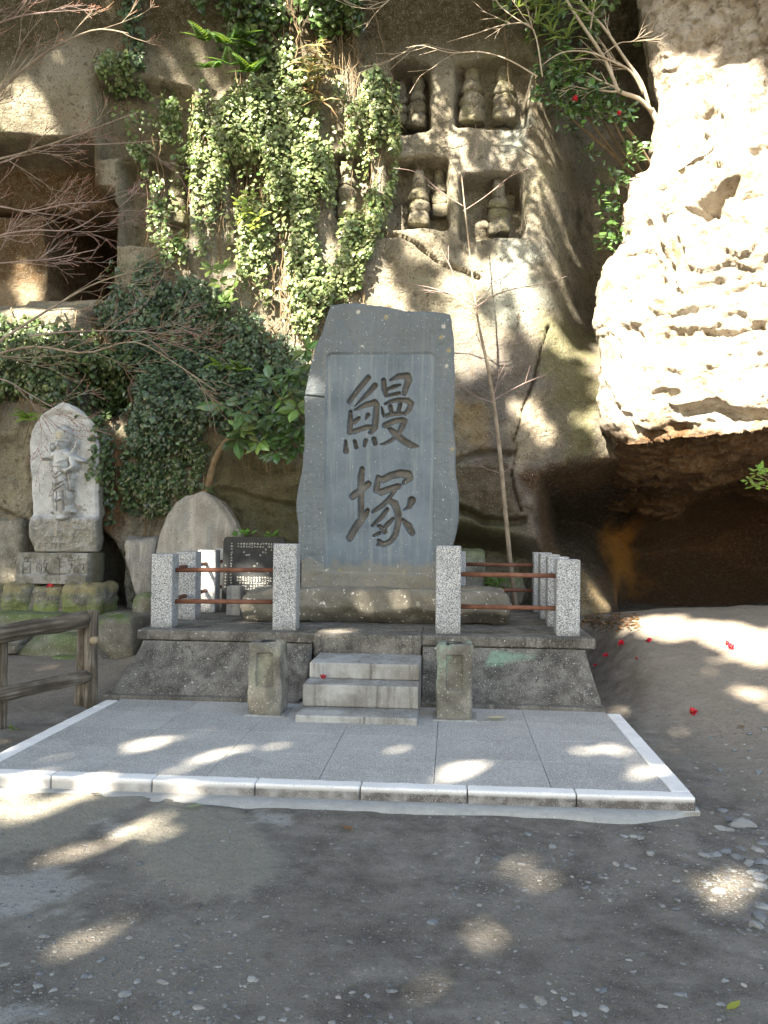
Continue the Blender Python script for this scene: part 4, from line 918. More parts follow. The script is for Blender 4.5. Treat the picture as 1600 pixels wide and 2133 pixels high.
for i, (a_, b_, c_, d_) in enumerate(((-70, 1222, -4, 1292), (3, 1219, 60, 1292), (66, 1222, 120, 1292), (127, 1220, 205, 1292))):
    p0 = atY(a_, b_, YW); p1 = atY(c_, d_, YW)
    if i == 3: xr_ = atY(205, 1220, YW)[0]; yb = min(solveY(250, 1225, xr_), YW + .75)
    else: yb = YW + .6
    obj('stone', box_mesh('stone', (p0[0], YW, p1[2]), (p1[0], yb, p0[2]), MAT['oldstone'], .06, 46, .075, 5, 100 + i, lowmoss), wall)
p0 = atY(-80, 1232, YW + .05); p1 = atY(200, 1300, YW + .05)
obj('mortar', box_mesh('mortar', (p0[0], YW + .04, p1[2]), (p1[0], YW + .3, p0[2]), MAT['oldstone'], .02, 30, .01, 7, 5), wall)
# stones at its foot
def bould(px0, py0, px1, py1, Y, dep, label, mat='oldstone', seed=1, boxy=.7, amp=.14, tintf=None, name='boulder', cut=2, sub=4):
    a_ = atY(px0, py0, Y); b_ = atY(px1, py1, Y); c = ((a_[0] + b_[0]) / 2, Y + dep * .6, (a_[2] + b_[2]) / 2); s = (abs(b_[0] - a_[0]) / 1.72, dep, abs(a_[2] - b_[2]) / 1.72)
    return tag(rock(name, c, s, MAT[mat], tintf, 0, None, sub=sub, boxy=boxy, amp=amp, seed=seed, cut=cut), label, 'boulder')
bould(178, 1282, 288, 1382, 4.05, .42, 'rounded boulder with bright moss cap below the deity statue', seed=4, tintf=moss_tint(.80, 1.15, .95), boxy=.75, amp=.10)
bould(170, 1352, 250, 1412, 4.0, .3, 'small grey stone wedged under the bright mossy boulder', seed=5, boxy=.6)
bould(40, 1318, 190, 1395, 4.1, .3, 'flat brown boulder behind the upper log rail', seed=6, tintf=moss_tint(.2, .9, .5), boxy=.8)
bould(-60, 1325, 46, 1362, 4.05, .3, 'grey ledge stone at the left edge behind the log rail', seed=7, boxy=.8)
bould(-40, 1275, 190, 1335, 4.35, .3, 'long grey ledge stone right below the three mossy blocks', seed=17, tintf=moss_tint(.55, 1.1, .7), boxy=.8)
bould(104, 1365, 205, 1412, 3.95, .25, 'low mossy stone behind the lower log rail', seed=18, tintf=moss_tint(.3, .9, .7), boxy=.6)
bould(277, 1238, 322, 1302, 4.6, .25, 'small round boulder with brown moss beside the corner granite post', seed=8, tintf=moss_tint(.45, .95, .6), boxy=.4)
bould(262, 1120, 330, 1245, 5.25, .35, 'pale fractured upright rock beside the tan memorial stone', 'memorial', seed=9, boxy=.8, amp=.2, cut=3)
bould(-60, 1075, 55, 1240, 5.35, .4, 'large grey rock face left of the deity statue', 'oldstone', seed=10, boxy=.7, amp=.16, cut=3)
bould(960, 1195, 1090, 1262, 5.75, .4, 'pale rock with moss behind the right fence pipes', 'oldstone', seed=11, boxy=.7, tintf=moss_tint(.6, 1.1, .7), cut=2)
bould(935, 1145, 1010, 1240, 5.5, .4, 'tilted mossy rock slab right behind the slate monument', 'oldstone', seed=12, boxy=.75, tintf=moss_tint(.5, 1.1, .6), cut=3)

# ------------------------------------------------------------------ log fence
def logV(a, b, r, seed, sides=30, n=40, bow=.02):
    a = np.array(a, float); b = np.array(b, float); t = np.linspace(0, 1, n)[:, None]; P = a + (b - a) * t; P[:, 2] += bow * np.sin(np.pi * t[:, 0])
    V, Q, T = tubeV(P, r, sides); ang = np.tile(np.arange(sides) / sides * 6.283, n); al = np.repeat(np.linspace(0, np.linalg.norm(b - a), n), sides)
    g = -np.abs(vnoise(np.cos(ang) * 3.2 + seed, np.sin(ang) * 3.2, al * 1.6)) * .30 + .10 * vnoise(np.cos(ang) * 7, np.sin(ang) * 7 + seed, al * 5) + .12 * vnoise(np.cos(ang), np.sin(ang) + seed, al * 4)
    m_ = n * sides; C = np.repeat(P, sides, 0); V[:m_] = C + (V[:m_] - C) * (1.12 + g)[:, None]; return V, Q, T, g
lf_ = thing('log_fence', 'weathered brown log fence with two rails at the left edge of the paving', 'fence', (-4.5, 1.7, -.06))
def log(name, a, b, r, seed, par, bow=.0):
    V, Q, T, g = logV(a, b, r, seed, bow=bow); t = np.zeros((len(V), 4)); t[:, :3] = (.045, .036, .028); t[:len(g), 3] = .8 * sstep(-.02, -.2, g); return obj(name, mesh(name, V, [Q, T], MAT['wood'], True, t), par)
pb = np.array([-4.327, 2.13, -.07]); ptop = atY(188, 1272, 2.13)
l1 = log('post', pb, (pb[0], pb[1], ptop[2]), .052, 1, lf_)
V, Q, T = tubeV([(pb[0], pb[1], ptop[2] + .0), (pb[0], pb[1], ptop[2] + .004)], .060, 24); obj('log_end', mesh('log_end', V, [Q, T], MAT['logend']), l1)
log('post', (pb[0] - .09, pb[1] + .06, -.07), (pb[0] - .09, pb[1] + .06, ptop[2] - .10), .055, 2, lf_)
pl = np.array([-4.70, 1.36, -.09]); log('post', pl, (pl[0], pl[1], atY(0, 1316, 1.36)[2]), .052, 3, lf_)
r0 = atY(178, 1291, 2.10); r1 = atY(-4, 1322, 1.28); dv_ = np.array(r1) - np.array(r0); log('rail', r0, np.array(r0) + dv_ * 2.2, .066, 4, lf_, .0)
r0 = atY(182, 1408, 2.10); r1 = atY(12, 1448, 1.34); dv_ = np.array(r1) - np.array(r0); log('rail', r0, np.array(r0) + dv_ * 2.0, .052, 5, lf_, .01)
kb = atY(195, 1334, 2.07); V, Q, T = tubeV([(kb[0], kb[1] - .012, kb[2]), (kb[0], kb[1] + .05, kb[2])], .031, 16); obj('peg', mesh('peg', V, [Q, T], MAT['logend']), lf_)

# ------------------------------------------------------------------ little five-ring towers in the niches
def lathe(prof, seg=20, sq=0):
    prof = np.array(prof); a = np.linspace(0, 2 * np.pi, seg, endpoint=False); k = 1 / np.maximum(np.abs(np.cos(a)), np.abs(np.sin(a))); rr = (1 - sq) + sq * k * .88
    V = np.stack([prof[:, 0][:, None] * np.cos(a) * rr, prof[:, 0][:, None] * np.sin(a) * rr, np.repeat(prof[:, 1][:, None], seg, 1)], -1).reshape(-1, 3); n = len(prof)
    i = np.arange(n - 1)[:, None] * seg; j = np.arange(seg)[None]; k2 = (j + 1) % seg
    return V, np.stack([i + j, i + k2, i + k2 + seg, i + j + seg], -1).reshape(-1, 4)
def tower_tint(P):
    t = np.zeros((len(P), 4)); n = fbm(P[:, 0], P[:, 1], P[:, 2], 6, 4, .6, 7); t[:, :3] = (.15, .155, .06); t[:, 3] = .5 * sstep(.0, .3, n); return t
def tower(px, top, bot, dy, label, seed, scale=1.0):
    x, zt = cz(px, top); _, zb = cz(px, bot); Y = float(cliff_y(np.array([x]), np.array([zb + .25]))[0]) - dy; zt = atY(px, top, Y)[2]; zb = atY(px, bot, Y)[2]; x = atY(px, bot, Y)[0]; h = zt - zb
    t = thing('stone_tower', label, 'stone tower', (x, Y, zb), 'small weathered stone towers in the cliff niches')
    w = .142 * h / .75 * scale
    for nm, prof, sq in (('base_block', [(.01, 0), (w * .95, .0), (w, .03), (w * .96, .17), (w * .84, .23), (.01, .25)], .55), ('round_body', [(.01, .20), (w * .72, .21), (w * .95, .29), (w * .93, .37), (w * .66, .46), (.01, .49)], .1),
                         ('roof_stone', [(.01, .44), (w * .74, .445), (w * .93, .48), (w * .78, .57), (w * .52, .66), (.01, .69)], .35), ('finial', [(.01, .62), (w * .57, .64), (w * .60, .76), (w * .56, .89), (w * .36, .97), (.01, 1.0)], .05)):
        Vv, Q = lathe(prof, 22, sq); Vv[:, 2] *= h
        Vv = Vv + np.array([x, Y, zb]); Vv = Vv + .040 * np.stack([fbm(Vv[:, 0], Vv[:, 1], Vv[:, 2], 9, 4, .6, seed + k) for k in range(3)], 1)
        obj(nm, mesh(nm, Vv, Q, MAT['cliff'], True, tower_tint(Vv)), t)
tower(834, 168, 268, .10, 'stubby stone tower in the upper niche, left of its taller twin', 1, 1.1)
tower(869, 150, 270, .18, 'slim stone tower at the right side of the upper dark niche', 2)
tower(982, 122, 262, .10, 'broad stone tower in the shallow upper niche beside the pillar', 3, 1.1)
tower(1050, 128, 258, .10, 'right hand stone tower in the shallow upper niche', 4, 1.1)
tower(872, 352, 474, .26, 'sunlit stone tower standing forward in the niche above the monument', 5, 1.05)
tower(916, 344, 455, .06, 'faint worn stone tower at the back right of the niche above the monument', 6, 1.0)
tower(1038, 372, 490, .22, 'stone tower with round cap in the rightmost lower niche', 7, 1.1)
tower(724, 320, 452, .16, 'tall stone tower half hidden by ivy in the small middle niche', 8, .9)
tower(497, 352, 432, .12, 'stone tower peeping from the small niche among the ivy', 9)
tower(368, 348, 470, .12, 'shaded stone tower in the ivy covered niche left of centre', 10)

# ------------------------------------------------------------------ ivy on the cliff
def rays(px, py):
    q = np.stack([(np.asarray(px, float) - 800) / FPX, np.ones(np.shape(px)), -(np.asarray(py, float) - 1066.5) / FPX], -1); return q @ ROT.T
def atYv(px, py, Y):
    d = rays(px, py); return CAM + d * ((Y - CAM[1]) / d[..., 1])[..., None]
def sample_poly(poly, n, rng):
    P = np.array(poly, float); lo = P.min(0); hi = P.max(0); out = np.zeros((0, 2))
    while len(out) < n:
        c = rng.uniform(lo, hi, (n * 2, 2)); out = np.concatenate([out, c[inpoly(c[:, 0], c[:, 1], poly)]])
    return out[:n]
def ivy(label, poly, n, seed, size=.062, thr=-.1, lift=(.02, .16), base=(.05, .085, .045), holes=(), nst=14, cl=2.6, tmpl=IVYT, mat='ivy', name='ivy', down=1.0, var=.35):
    rng = np.random.default_rng(seed)
    s = sample_poly(poly, int(n * 2.2), rng)
    w = atYv(s[:, 0], s[:, 1], YC); nz = fbm(w[:, 0] * 1.25, w[:, 2] * .42, 0, cl, 4, .62, seed) + .45 * np.minimum(polydist(s[:, 0], s[:, 1], poly) / 60, 1) - .15
    keep = nz > thr + rng.normal(0, .10, len(s))
    for h in holes: keep &= ~(inpoly(s[:, 0], s[:, 1], h) & (rng.random(len(s)) < .93))
    w = w[keep][:n]; x, z = w[:, 0], w[:, 2]; nn = cliff_n(x, z, .10); N = nn + rng.normal(0, .45, nn.shape) + np.array([-.1, -.25, .45]); N /= np.linalg.norm(N, axis=1, keepdims=True)
    L = rng.uniform(*lift, len(x)) * (1 + np.clip(nz[keep][:n] - thr, 0, 1) * 1.6); ys = np.minimum(cliff_y(x, z), cliff_y(x, z) * .4 + .6 * 6.1)
    P = np.stack([x, ys, z], 1) + np.array([0, -1, .15]) * L[:, None]
    D = np.array([0, -.25, -down]) + rng.normal(0, .55, P.shape); D -= N * np.sum(D * N, 1, keepdims=True)
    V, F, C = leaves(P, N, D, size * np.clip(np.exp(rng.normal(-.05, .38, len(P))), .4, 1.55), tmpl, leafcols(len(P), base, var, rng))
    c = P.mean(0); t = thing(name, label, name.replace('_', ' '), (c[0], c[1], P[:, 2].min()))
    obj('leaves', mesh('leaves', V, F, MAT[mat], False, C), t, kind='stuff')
    ac = Acc()
    for i in range(nst):
        k = rng.integers(len(P)); p = P[k]; ln = rng.uniform(.5, 1.8); m_ = 14; tt = np.linspace(0, 1, m_)
        xx = p[0] + .16 * np.cumsum(rng.normal(0, .12, m_)); zz = p[2] + .25 - tt * ln; yy = cliff_y(xx, zz); yy = np.minimum(yy, 6.1 * .5 + yy * .5) - .03 - .06 * rng.random()
        ac.tube(np.stack([xx, yy, zz], 1), np.linspace(rng.uniform(.006, .014), .003, m_), 4)
    if nst: obj('stems', ac.mesh('stems', MAT['vine']), t, kind='stuff')
    return t
HB = [(330, 345), (390, 345), (390, 470), (345, 470)]; HC = [(480, 340), (560, 340), (555, 425), (480, 425)]; HD = [(694, 318), (760, 318), (755, 440), (700, 450)]; HA = [(222, 200), (340, 215), (330, 300), (222, 300)]
ivy('ivy strand hanging down the brown cliff top at upper left', [(285, -20), (312, -20), (325, 90), (318, 170), (300, 175), (285, 100)], 420, 1, .055, -.35, (.02, .1), nst=3, cl=6)
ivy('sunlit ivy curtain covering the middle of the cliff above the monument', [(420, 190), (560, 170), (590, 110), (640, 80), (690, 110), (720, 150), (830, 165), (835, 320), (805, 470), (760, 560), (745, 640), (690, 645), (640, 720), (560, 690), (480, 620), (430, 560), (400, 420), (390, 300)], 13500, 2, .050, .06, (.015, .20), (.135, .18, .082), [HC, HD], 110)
ivy('ivy trailing over the carved niches left of the sunny curtain', [(215, 150), (330, 150), (430, 180), (400, 300), (400, 420), (440, 560), (400, 600), (300, 545), (278, 430), (290, 340), (235, 280)], 3600, 3, .052, .10, (.02, .16), (.085, .13, .052), [HB, HA], 20)
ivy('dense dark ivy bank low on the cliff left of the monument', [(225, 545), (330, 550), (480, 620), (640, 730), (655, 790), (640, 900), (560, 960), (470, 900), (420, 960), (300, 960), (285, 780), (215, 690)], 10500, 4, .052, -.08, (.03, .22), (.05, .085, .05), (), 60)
ivy('ivy sprawling over the ledge behind the deity statue', [(-60, 690), (200, 690), (290, 720), (300, 780), (220, 860), (170, 880), (120, 840), (60, 850), (0, 940), (-60, 1000)], 4200, 5, .058, -.15, (.03, .2), (.055, .085, .035), (), 30)
ivy('ivy strands dangling over the dark hollow beside the deity statue', [(205, 740), (300, 740), (310, 880), (300, 1060), (270, 1100), (240, 1040), (220, 900)], 1100, 6, .058, .0, (.05, .3), (.05, .085, .036), (), 10, 4)
ivy('thin ivy trailing down over the rock behind the tan memorial stone', [(290, 900), (440, 900), (480, 960), (500, 1040), (440, 1060), (330, 1080), (280, 1060)], 1900, 7, .05, .0, (.02, .12), (.045, .075, .034), (), 12, 4)
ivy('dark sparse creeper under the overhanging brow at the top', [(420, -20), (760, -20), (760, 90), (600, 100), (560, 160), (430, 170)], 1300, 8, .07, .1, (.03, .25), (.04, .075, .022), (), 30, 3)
ivy('dark creeper on the recessed wall behind the bare branches', [(1010, -30), (1360, -30), (1350, 60), (1150, 90), (1030, 60)], 700, 9, .075, .0, (.05, .4), (.055, .09, .025), (), 8, 3)

# bare hanging roots among the ivy
rng = np.random.default_rng(77); rt = thing('hanging_roots', 'tangle of dry brown roots hanging on the shaded cliff left of the monument', 'roots', (*cz(500, 780)[:1], 5.9, 2.6)); ac = Acc()
for i in range(70):
    px = rng.uniform(430, 640) if i < 45 else rng.uniform(560, 820); py = rng.uniform(560, 760) if i < 45 else rng.uniform(-20, 170); m_ = 12; ln = rng.uniform(.3, 1.0); x, z = cz(px, py); tt = np.linspace(0, 1, m_)
    xx = x + np.cumsum(rng.normal(0, .035, m_)) + rng.normal(0, .15) * tt; zz = z - tt * ln; yy = np.minimum(cliff_y(xx, zz), 6.1) - .08 - .1 * rng.random() * np.sin(tt * 3)
    ac.tube(np.stack([xx, yy, zz], 1), np.linspace(.009, .003, m_), 4)
obj('root', ac.mesh('root', MAT['vine']), rt, kind='stuff')

# ------------------------------------------------------------------ shrubs
def rosette(ac, c, axis, n, size, rng, base, tmpl, var=.25, droop=.35, spread=1.0):
    axis = axis / np.linalg.norm(axis); a0 = rng.uniform(0, 6.28); X = np.cross(axis, [.3, .2, .9]); X /= np.linalg.norm(X); Y = np.cross(axis, X)
    ang = a0 + np.arange(n) * 2.4 + rng.normal(0, .2, n); el = rng.uniform(.15, .75, n)
    D = spread * (np.cos(ang)[:, None] * X + np.sin(ang)[:, None] * Y) + el[:, None] * axis + np.array([0, 0, -droop]); N = axis + .25 * rng.normal(size=(n, 3)) - .35 * D
    P = c + .02 * D; V, F, C = leaves(P, np.broadcast_to(N, D.shape), D, size * np.exp(rng.normal(0, .18, n)), tmpl, leafcols(n, base, var, rng)); ac.add(V, None, F, C)
rng = np.random.default_rng(5)
sh = thing('aucuba_shrub', 'glossy large leaved shrub growing against the left edge of the slate monument', 'shrub', (*atY(500, 1060, 5.0)[:2], .6)); ac = Acc(); st = Acc(); root = atY(440, 1010, 5.2)
spots = [(472, 852), (510, 870), (545, 845), (500, 900), (530, 890), (560, 880), (590, 840), (600, 880), (620, 860), (625, 800), (640, 770), (575, 920), (540, 930), (600, 920), (615, 940), (555, 800), (585, 805), (612, 830), (495, 925), (570, 950), (640, 740), (630, 900)]
for px, py in spots:
    Y = rng.uniform(4.55, 5.0); c = atY(px + rng.normal(0, 4), py - 10, Y); rosette(ac, c, np.array([rng.normal(0, .35), -.6, .7]), rng.integers(8, 11), .20, rng, (.05, .105, .04) if rng.random() < .7 else (.09, .16, .045), OVAL, .25, .45)
    st.tube(spline([c + np.array([.1, .35, -.25]) + rng.normal(0, .06, 3), c + np.array([.03, .15, -.1]), c], 8), np.linspace(.012, .006, 8), 5)
obj('leaves', ac.mesh('leaves', MAT['aucuba'], False), sh, kind='stuff'); obj('branches', st.mesh('branches', MAT['vine']), sh, kind='stuff')
st = Acc(); st.tube(spline([chit(425, 1040) - [0, .02, 0], chit(440, 1000) - [0, .07, 0], chit(452, 965) - [0, .12, 0], chit(475, 930) - [0, .2, 0], atY(500, 890, 5.3), atY(525, 850, 5.1)], 20), np.linspace(.05, .03, 20), 10); obj('trunk', st.mesh('trunk', MAT['vine']), sh)
ac = Acc(); fx = thing('small_shrub', 'few bright green leaf tufts poking up behind the black plaque', 'plant', (*atY(540, 1110, 4.6)[:2], DZ))
for px, py in ((505, 1108), (520, 1112), (566, 1116), (578, 1118), (498, 1116)): rosette(ac, atY(px, py, 4.7), np.array([0, -.4, 1.]), 6, .075, rng, (.07, .20, .03), OVAL, .2, .1)
obj('leaves', ac.mesh('leaves', MAT['softleaf'], False), fx, kind='stuff')
# pale rhododendron-like clumps on the ivy
for (spx, lab, sd) in (([(440, 560), (470, 555), (455, 590), (485, 600), (475, 630)], 'pale green broad leaved clump sprouting from shaded ivy', 1), ([(500, 420), (520, 405), (515, 440), (540, 450), (530, 470), (505, 455)], 'yellow green young shoots catching sun among the ivy', 2)):
    r2 = np.random.default_rng(sd); ac = Acc(); p0 = atY(*spx[0], 5.8); t = thing('leafy_shoot', lab, 'plant', p0)
    for px, py in spx: rosette(ac, atY(px, py, 5.75), np.array([r2.normal(0, .3), -.7, .6]), 8, .15 if sd == 1 else .10, r2, (.12, .19, .055) if sd == 1 else (.20, .27, .05), OVAL, .2, .3)
    obj('leaves', ac.mesh('leaves', MAT['softleaf'], False), t, kind='stuff')

# camellia hanging over the recess at upper right, with red blooms
def blob_leaves(ac, spots, size, base, rng, tmpl=OVAL, dens=1.0, Y=(5.5, 6.2), var=.35):
    for px, py, r, n in spots:
        n = int(n * dens); a_ = rng.uniform(0, 6.28, n); q = np.sqrt(rng.random(n)) * r; yy = rng.uniform(*Y, n); P = atYv(px + q * np.cos(a_), py + q * np.sin(a_) * .8, yy)
        N = rng.normal(0, .5, (n, 3)) + np.array([-.2, -.6, .7]); N /= np.linalg.norm(N, axis=1, keepdims=True); D = rng.normal(0, .7, (n, 3)) + np.array([0, -.2, -.35]); D -= N * np.sum(D * N, 1, keepdims=True)
        V, F, C = leaves(P, N, D, size * np.exp(rng.normal(0, .22, n)), tmpl, leafcols(n, base, var, rng)); ac.add(V, None, F, C)
rng = np.random.default_rng(15)
cam_sh = thing('camellia', 'dark glossy camellia with red blooms hanging beside the sunlit outcrop', 'shrub', (*atY(1310, 520, 6.3)[:2], 3.8)); ac = Acc()
blob_leaves(ac, [(1150, 130, 45, 90), (1185, 155, 50, 120), (1210, 190, 60, 150), (1170, 195, 45, 90), (1260, 190, 40, 60), (1120, 195, 18, 18), (1270, 225, 40, 50), (1295, 245, 30, 40), (1215, 225, 50, 60), (1320, 300, 20, 26), (1318, 330, 18, 22), (1280, 365, 28, 36), (1262, 400, 24, 26), (1275, 440, 26, 34), (1282, 480, 28, 44), (1262, 505, 22, 26), (1190, 250, 40, 18), (1230, 330, 40, 14), (1130, 60, 50, 40), (1200, 60, 60, 50)], .105, (.04, .085, .026), rng)
obj('leaves', ac.mesh('leaves', MAT['camellia'], False), cam_sh, kind='stuff')
st = Acc(); root = atY(1375, 420, 6.6)
for px, py in ((1160, 150), (1200, 190), (1250, 200), (1290, 240), (1315, 310), (1270, 370), (1280, 440), (1275, 490), (1190, 120), (1120, 190)):
    c = atY(px, py, 5.9); st.tube(spline([root, root * .5 + c * .5 + rng.normal(0, .12, 3), c], 12), np.linspace(.03, .006, 12), 5)
obj('branches', st.mesh('branches', MAT['vine']), cam_sh, kind='stuff')
PET = (np.array([[0, 0, 0], [-.35, .5, .1], [-.25, .95, .28], [0, 1.05, .3], [.25, .95, .28], [.35, .5, .1]], float), np.array([[0, 2, 1], [0, 3, 2], [0, 4, 3], [0, 5, 4]]))
def flower_mesh(seed, size, closed=.5):
    r = np.random.default_rng(seed); n = 9; a_ = np.arange(n) * 2.4; el = np.linspace(.15, .9, n) + closed * .4; D = np.stack([np.cos(a_), np.sin(a_), el], 1); N = np.stack([-np.cos(a_) * .6, -np.sin(a_) * .6, np.ones(n)], 1) + r.normal(0, .2, (n, 3))
    V, F, C = leaves(np.zeros((n, 3)), N, D, size * r.uniform(.8, 1.15, n), PET, leafcols(n, (.50, .018, .045), .22, r)); return V, F, C
def flower(P, size, seed, label, parent=None, tilt=None, group='fallen red camellia blooms', stamen=True):
    r = np.random.default_rng(seed); t = thing('camellia_bloom', label, 'flower', P, group); V, F, C = flower_mesh(seed, size)
    Rm = Matrix.Rotation(r.uniform(-1.0, 1.0) if tilt is None else tilt, 3, 'X') @ Matrix.Rotation(r.uniform(0, 6), 3, 'Z'); V = V @ np.array(Rm).T; V[:, 2] -= V[:, 2].min() if tilt is None else 0
    o = bpy.data.objects.new('petals', mesh('petals', V, F, MAT['petal'], True, C)); COL.objects.link(o); o.parent = t
    if stamen:
        n = 14; a_ = r.uniform(0, 6.28, n); D = np.stack([.35 * np.cos(a_), .35 * np.sin(a_), np.ones(n)], 1) @ np.array(Rm).T; V, F, C = leaves(np.zeros((n, 3)) + [0, 0, .3 * size], np.roll(D, 1, 1), D, np.full(n, size * .62), BLADE, leafcols(n, (.75, .45, .05), .1, r)); o = bpy.data.objects.new('stamens', mesh('stamens', V, F, MAT['petal'], False, C)); COL.objects.link(o); o.parent = t
def ground_hit(px, py):
    # march along each view ray to the first point on the ground sheet
    d = rays(np.atleast_1d(px), np.atleast_1d(py)); d = d / d[:, 1:2]; done = np.zeros(len(d), bool); out = np.zeros((len(d), 3)); prev = None
    for Y in np.arange(-3.2, 9.5, .02):
        P = CAM + d * (Y - CAM[1]); ix = np.clip(np.searchsorted(gx, P[:, 0]), 0, len(gx) - 1); iy = min(np.searchsorted(gy, Y), len(gy) - 1); h = GZ[iy, ix]
        hit = (~done) & (P[:, 2] <= h); out[hit] = P[hit]; out[hit, 2] = h[hit]; done |= hit
        if done.all(): break
    out[~done] = P[~done]; return out
def gpt(px, py): return ground_hit(px, py)[0]
flower(atY(1198, 209, 5.45), .048, 1, 'red camellia bloom still on the bush among the dark leaves', tilt=1.4, group=None)
flower(atY(1289, 238, 5.45), .036, 2, 'small pinkish red bloom at the lower right tip of the bush', tilt=1.4, group=None)
flower(np.array([-2.365, 2.03, .226]), .04, 3, 'fallen red bloom lying on the middle step')
flower(atY(108, 1226, YW + .1), .05, 4, 'fallen red bloom on top of the mossy wall below the statue')
for i, (px, py, s, lab) in enumerate(((1292, 1346, .045, 'fallen red bloom on the sandy mound nearest the cave mouth'), (1352, 1338, .038, 'fallen red bloom on the upper mound, a little right of another'), (1260, 1377, .04, 'fallen red bloom on the slope close beside the platform corner'),
                                      (1442, 1489, .046, 'large red bloom lying alone on the dirt right of the paving'), (1522, 1352, .04, 'fallen red bloom at the far right of the mound'), (1326, 1374, .022, 'tiny red petal scrap in the middle of the slope'), (1240, 1388, .026, 'small dark red scrap at the foot of the slope by the platform'), (1515, 1343, .03, 'orange red bloom behind the far right one on the mound'))):
    flower(gpt(px, py), s, 10 + i, lab)

# bamboo grass at the top right, ferns under the brow, sprig at the right edge, tufts of weed
def blades(label, name, spots, size, base, Y, seed, n=9, up=.9):
    r = np.random.default_rng(seed); ac = Acc(); p0 = atY(*spots[0], Y); t = thing(name, label, 'plant', p0)
    for px, py in spots:
        c = atY(px, py, Y + r.normal(0, .08)); a_ = r.uniform(0, 6.28, n); D = np.stack([np.cos(a_), np.sin(a_) * .6 - .3, r.uniform(-.5, up, n)], 1); V, F, C = leaves(np.repeat(c[None], n, 0), np.array([0, -.7, .7]) + r.normal(0, .2, (n, 3)), D, size * r.uniform(.7, 1.2, n), BLADE, leafcols(n, base, .25, r)); ac.add(V, None, F, C)
    obj('blades', ac.mesh('blades', MAT['softleaf'], False), t, kind='stuff')
blades('bright bamboo grass leaves arching at the top edge beside the outcrop', 'bamboo_grass', [(1100, 20), (1130, 10), (1160, 30), (1190, 5), (1150, 70), (1120, 50), (1210, 40), (1180, 80), (1080, 15), (1230, 20), (1190, 130), (1205, 150)], .30, (.16, .22, .06), 5.6, 1)
blades('straw coloured dry grass and roots catching the sun above the ivy', 'dry_grass', [(640, 105), (655, 120), (648, 150), (665, 165), (630, 130), (675, 140), (650, 190), (670, 210), (640, 170), (660, 95)], .26, (.42, .30, .16), 5.85, 12, 12, .3)
blades('green grass tuft growing at the foot of the thin sapling', 'grass_tuft', [(1020, 1215), (1035, 1225), (1050, 1230), (1010, 1205), (1040, 1210)], .16, (.10, .20, .04), 5.6, 2, 14)
blades('single thin grass sprout on the crest of the sandy mound', 'grass_sprout', [(1550, 1296)], .13, (.18, .26, .06), 4.6, 3, 4, 1.2)
blades('small weed at the foot of the left fence post', 'weed', [(28, 1518)], .05, (.10, .18, .04), 1.35, 4, 12)
for i, (spx, lab) in enumerate((([(430, 85), (470, 90), (500, 80), (530, 95)], 'dark green fern clump under the brow of the cliff'), ([(440, 140), (480, 135), (520, 150)], 'second fern clump right below the upper ferns'), ([(60, 870), (80, 862), (100, 868)], 'bright fern behind the top of the deity statue'), ([(455, 758), (480, 765), (500, 770)], 'yellow green fern fronds in the shaded ivy'))):
    r = np.random.default_rng(40 + i); t = thing('fern', lab, 'fern', atY(*spx[0], 5.7))
    for px, py in spx:
        for q in range(3):
            c = atY(px, py, 5.6 if i != 2 else 5.25); L = r.uniform(.25, .36) * (.7 if i > 1 else 1); d = np.array([r.normal(0, 1), -.5, r.uniform(-.1, .5)]); d /= np.linalg.norm(d); m_ = 12; tt = np.linspace(0, 1, m_); pts = c + tt[:, None] * d * L; pts[:, 2] -= .25 * L * tt ** 2
            P = np.repeat(pts, 2, 0); sd = np.tile([-1, 1], m_); X = np.cross(d, [0, -.5, 1]); X /= np.linalg.norm(X); D = X * sd[:, None] + .5 * d; sz = np.repeat(.14 * (1 - .85 * tt) + .01, 2) * L / .35
            V, F, C = leaves(P, np.repeat(np.array([[0, -.6, .8]]), len(P), 0), D, sz, OVAL, leafcols(len(P), (.03, .085, .015) if i < 2 else (.15, .26, .04), .15, r)); obj('frond', mesh('frond', V, F, MAT['softleaf'], False, C), t)
rng = np.random.default_rng(9); ac = Acc(); sg = thing('leafy_sprig', 'sunlit green sprig poking in at the right edge before the cave', 'plant', atY(1620, 1010, 3.6)); st = Acc()
for px, py in ((1560, 1000), (1578, 985), (1585, 975), (1572, 1012), (1595, 1000), (1600, 985), (1610, 1010), (1590, 1015)):
    c = atY(px, py, 3.6 + rng.normal(0, .05)); rosette(ac, c, np.array([-.3, -.5, .8]), 6, .075, rng, (.14, .24, .04), OVAL, .2, .2); st.tube(spline([atY(1680, 1060, 3.7), (atY(1640, 1030, 3.65)), c], 8), np.linspace(.008, .003, 8), 4)
obj('leaves', ac.mesh('leaves', MAT['softleaf'], False), sg, kind='stuff'); obj('stems', st.mesh('stems', MAT['vine']), sg, kind='stuff')

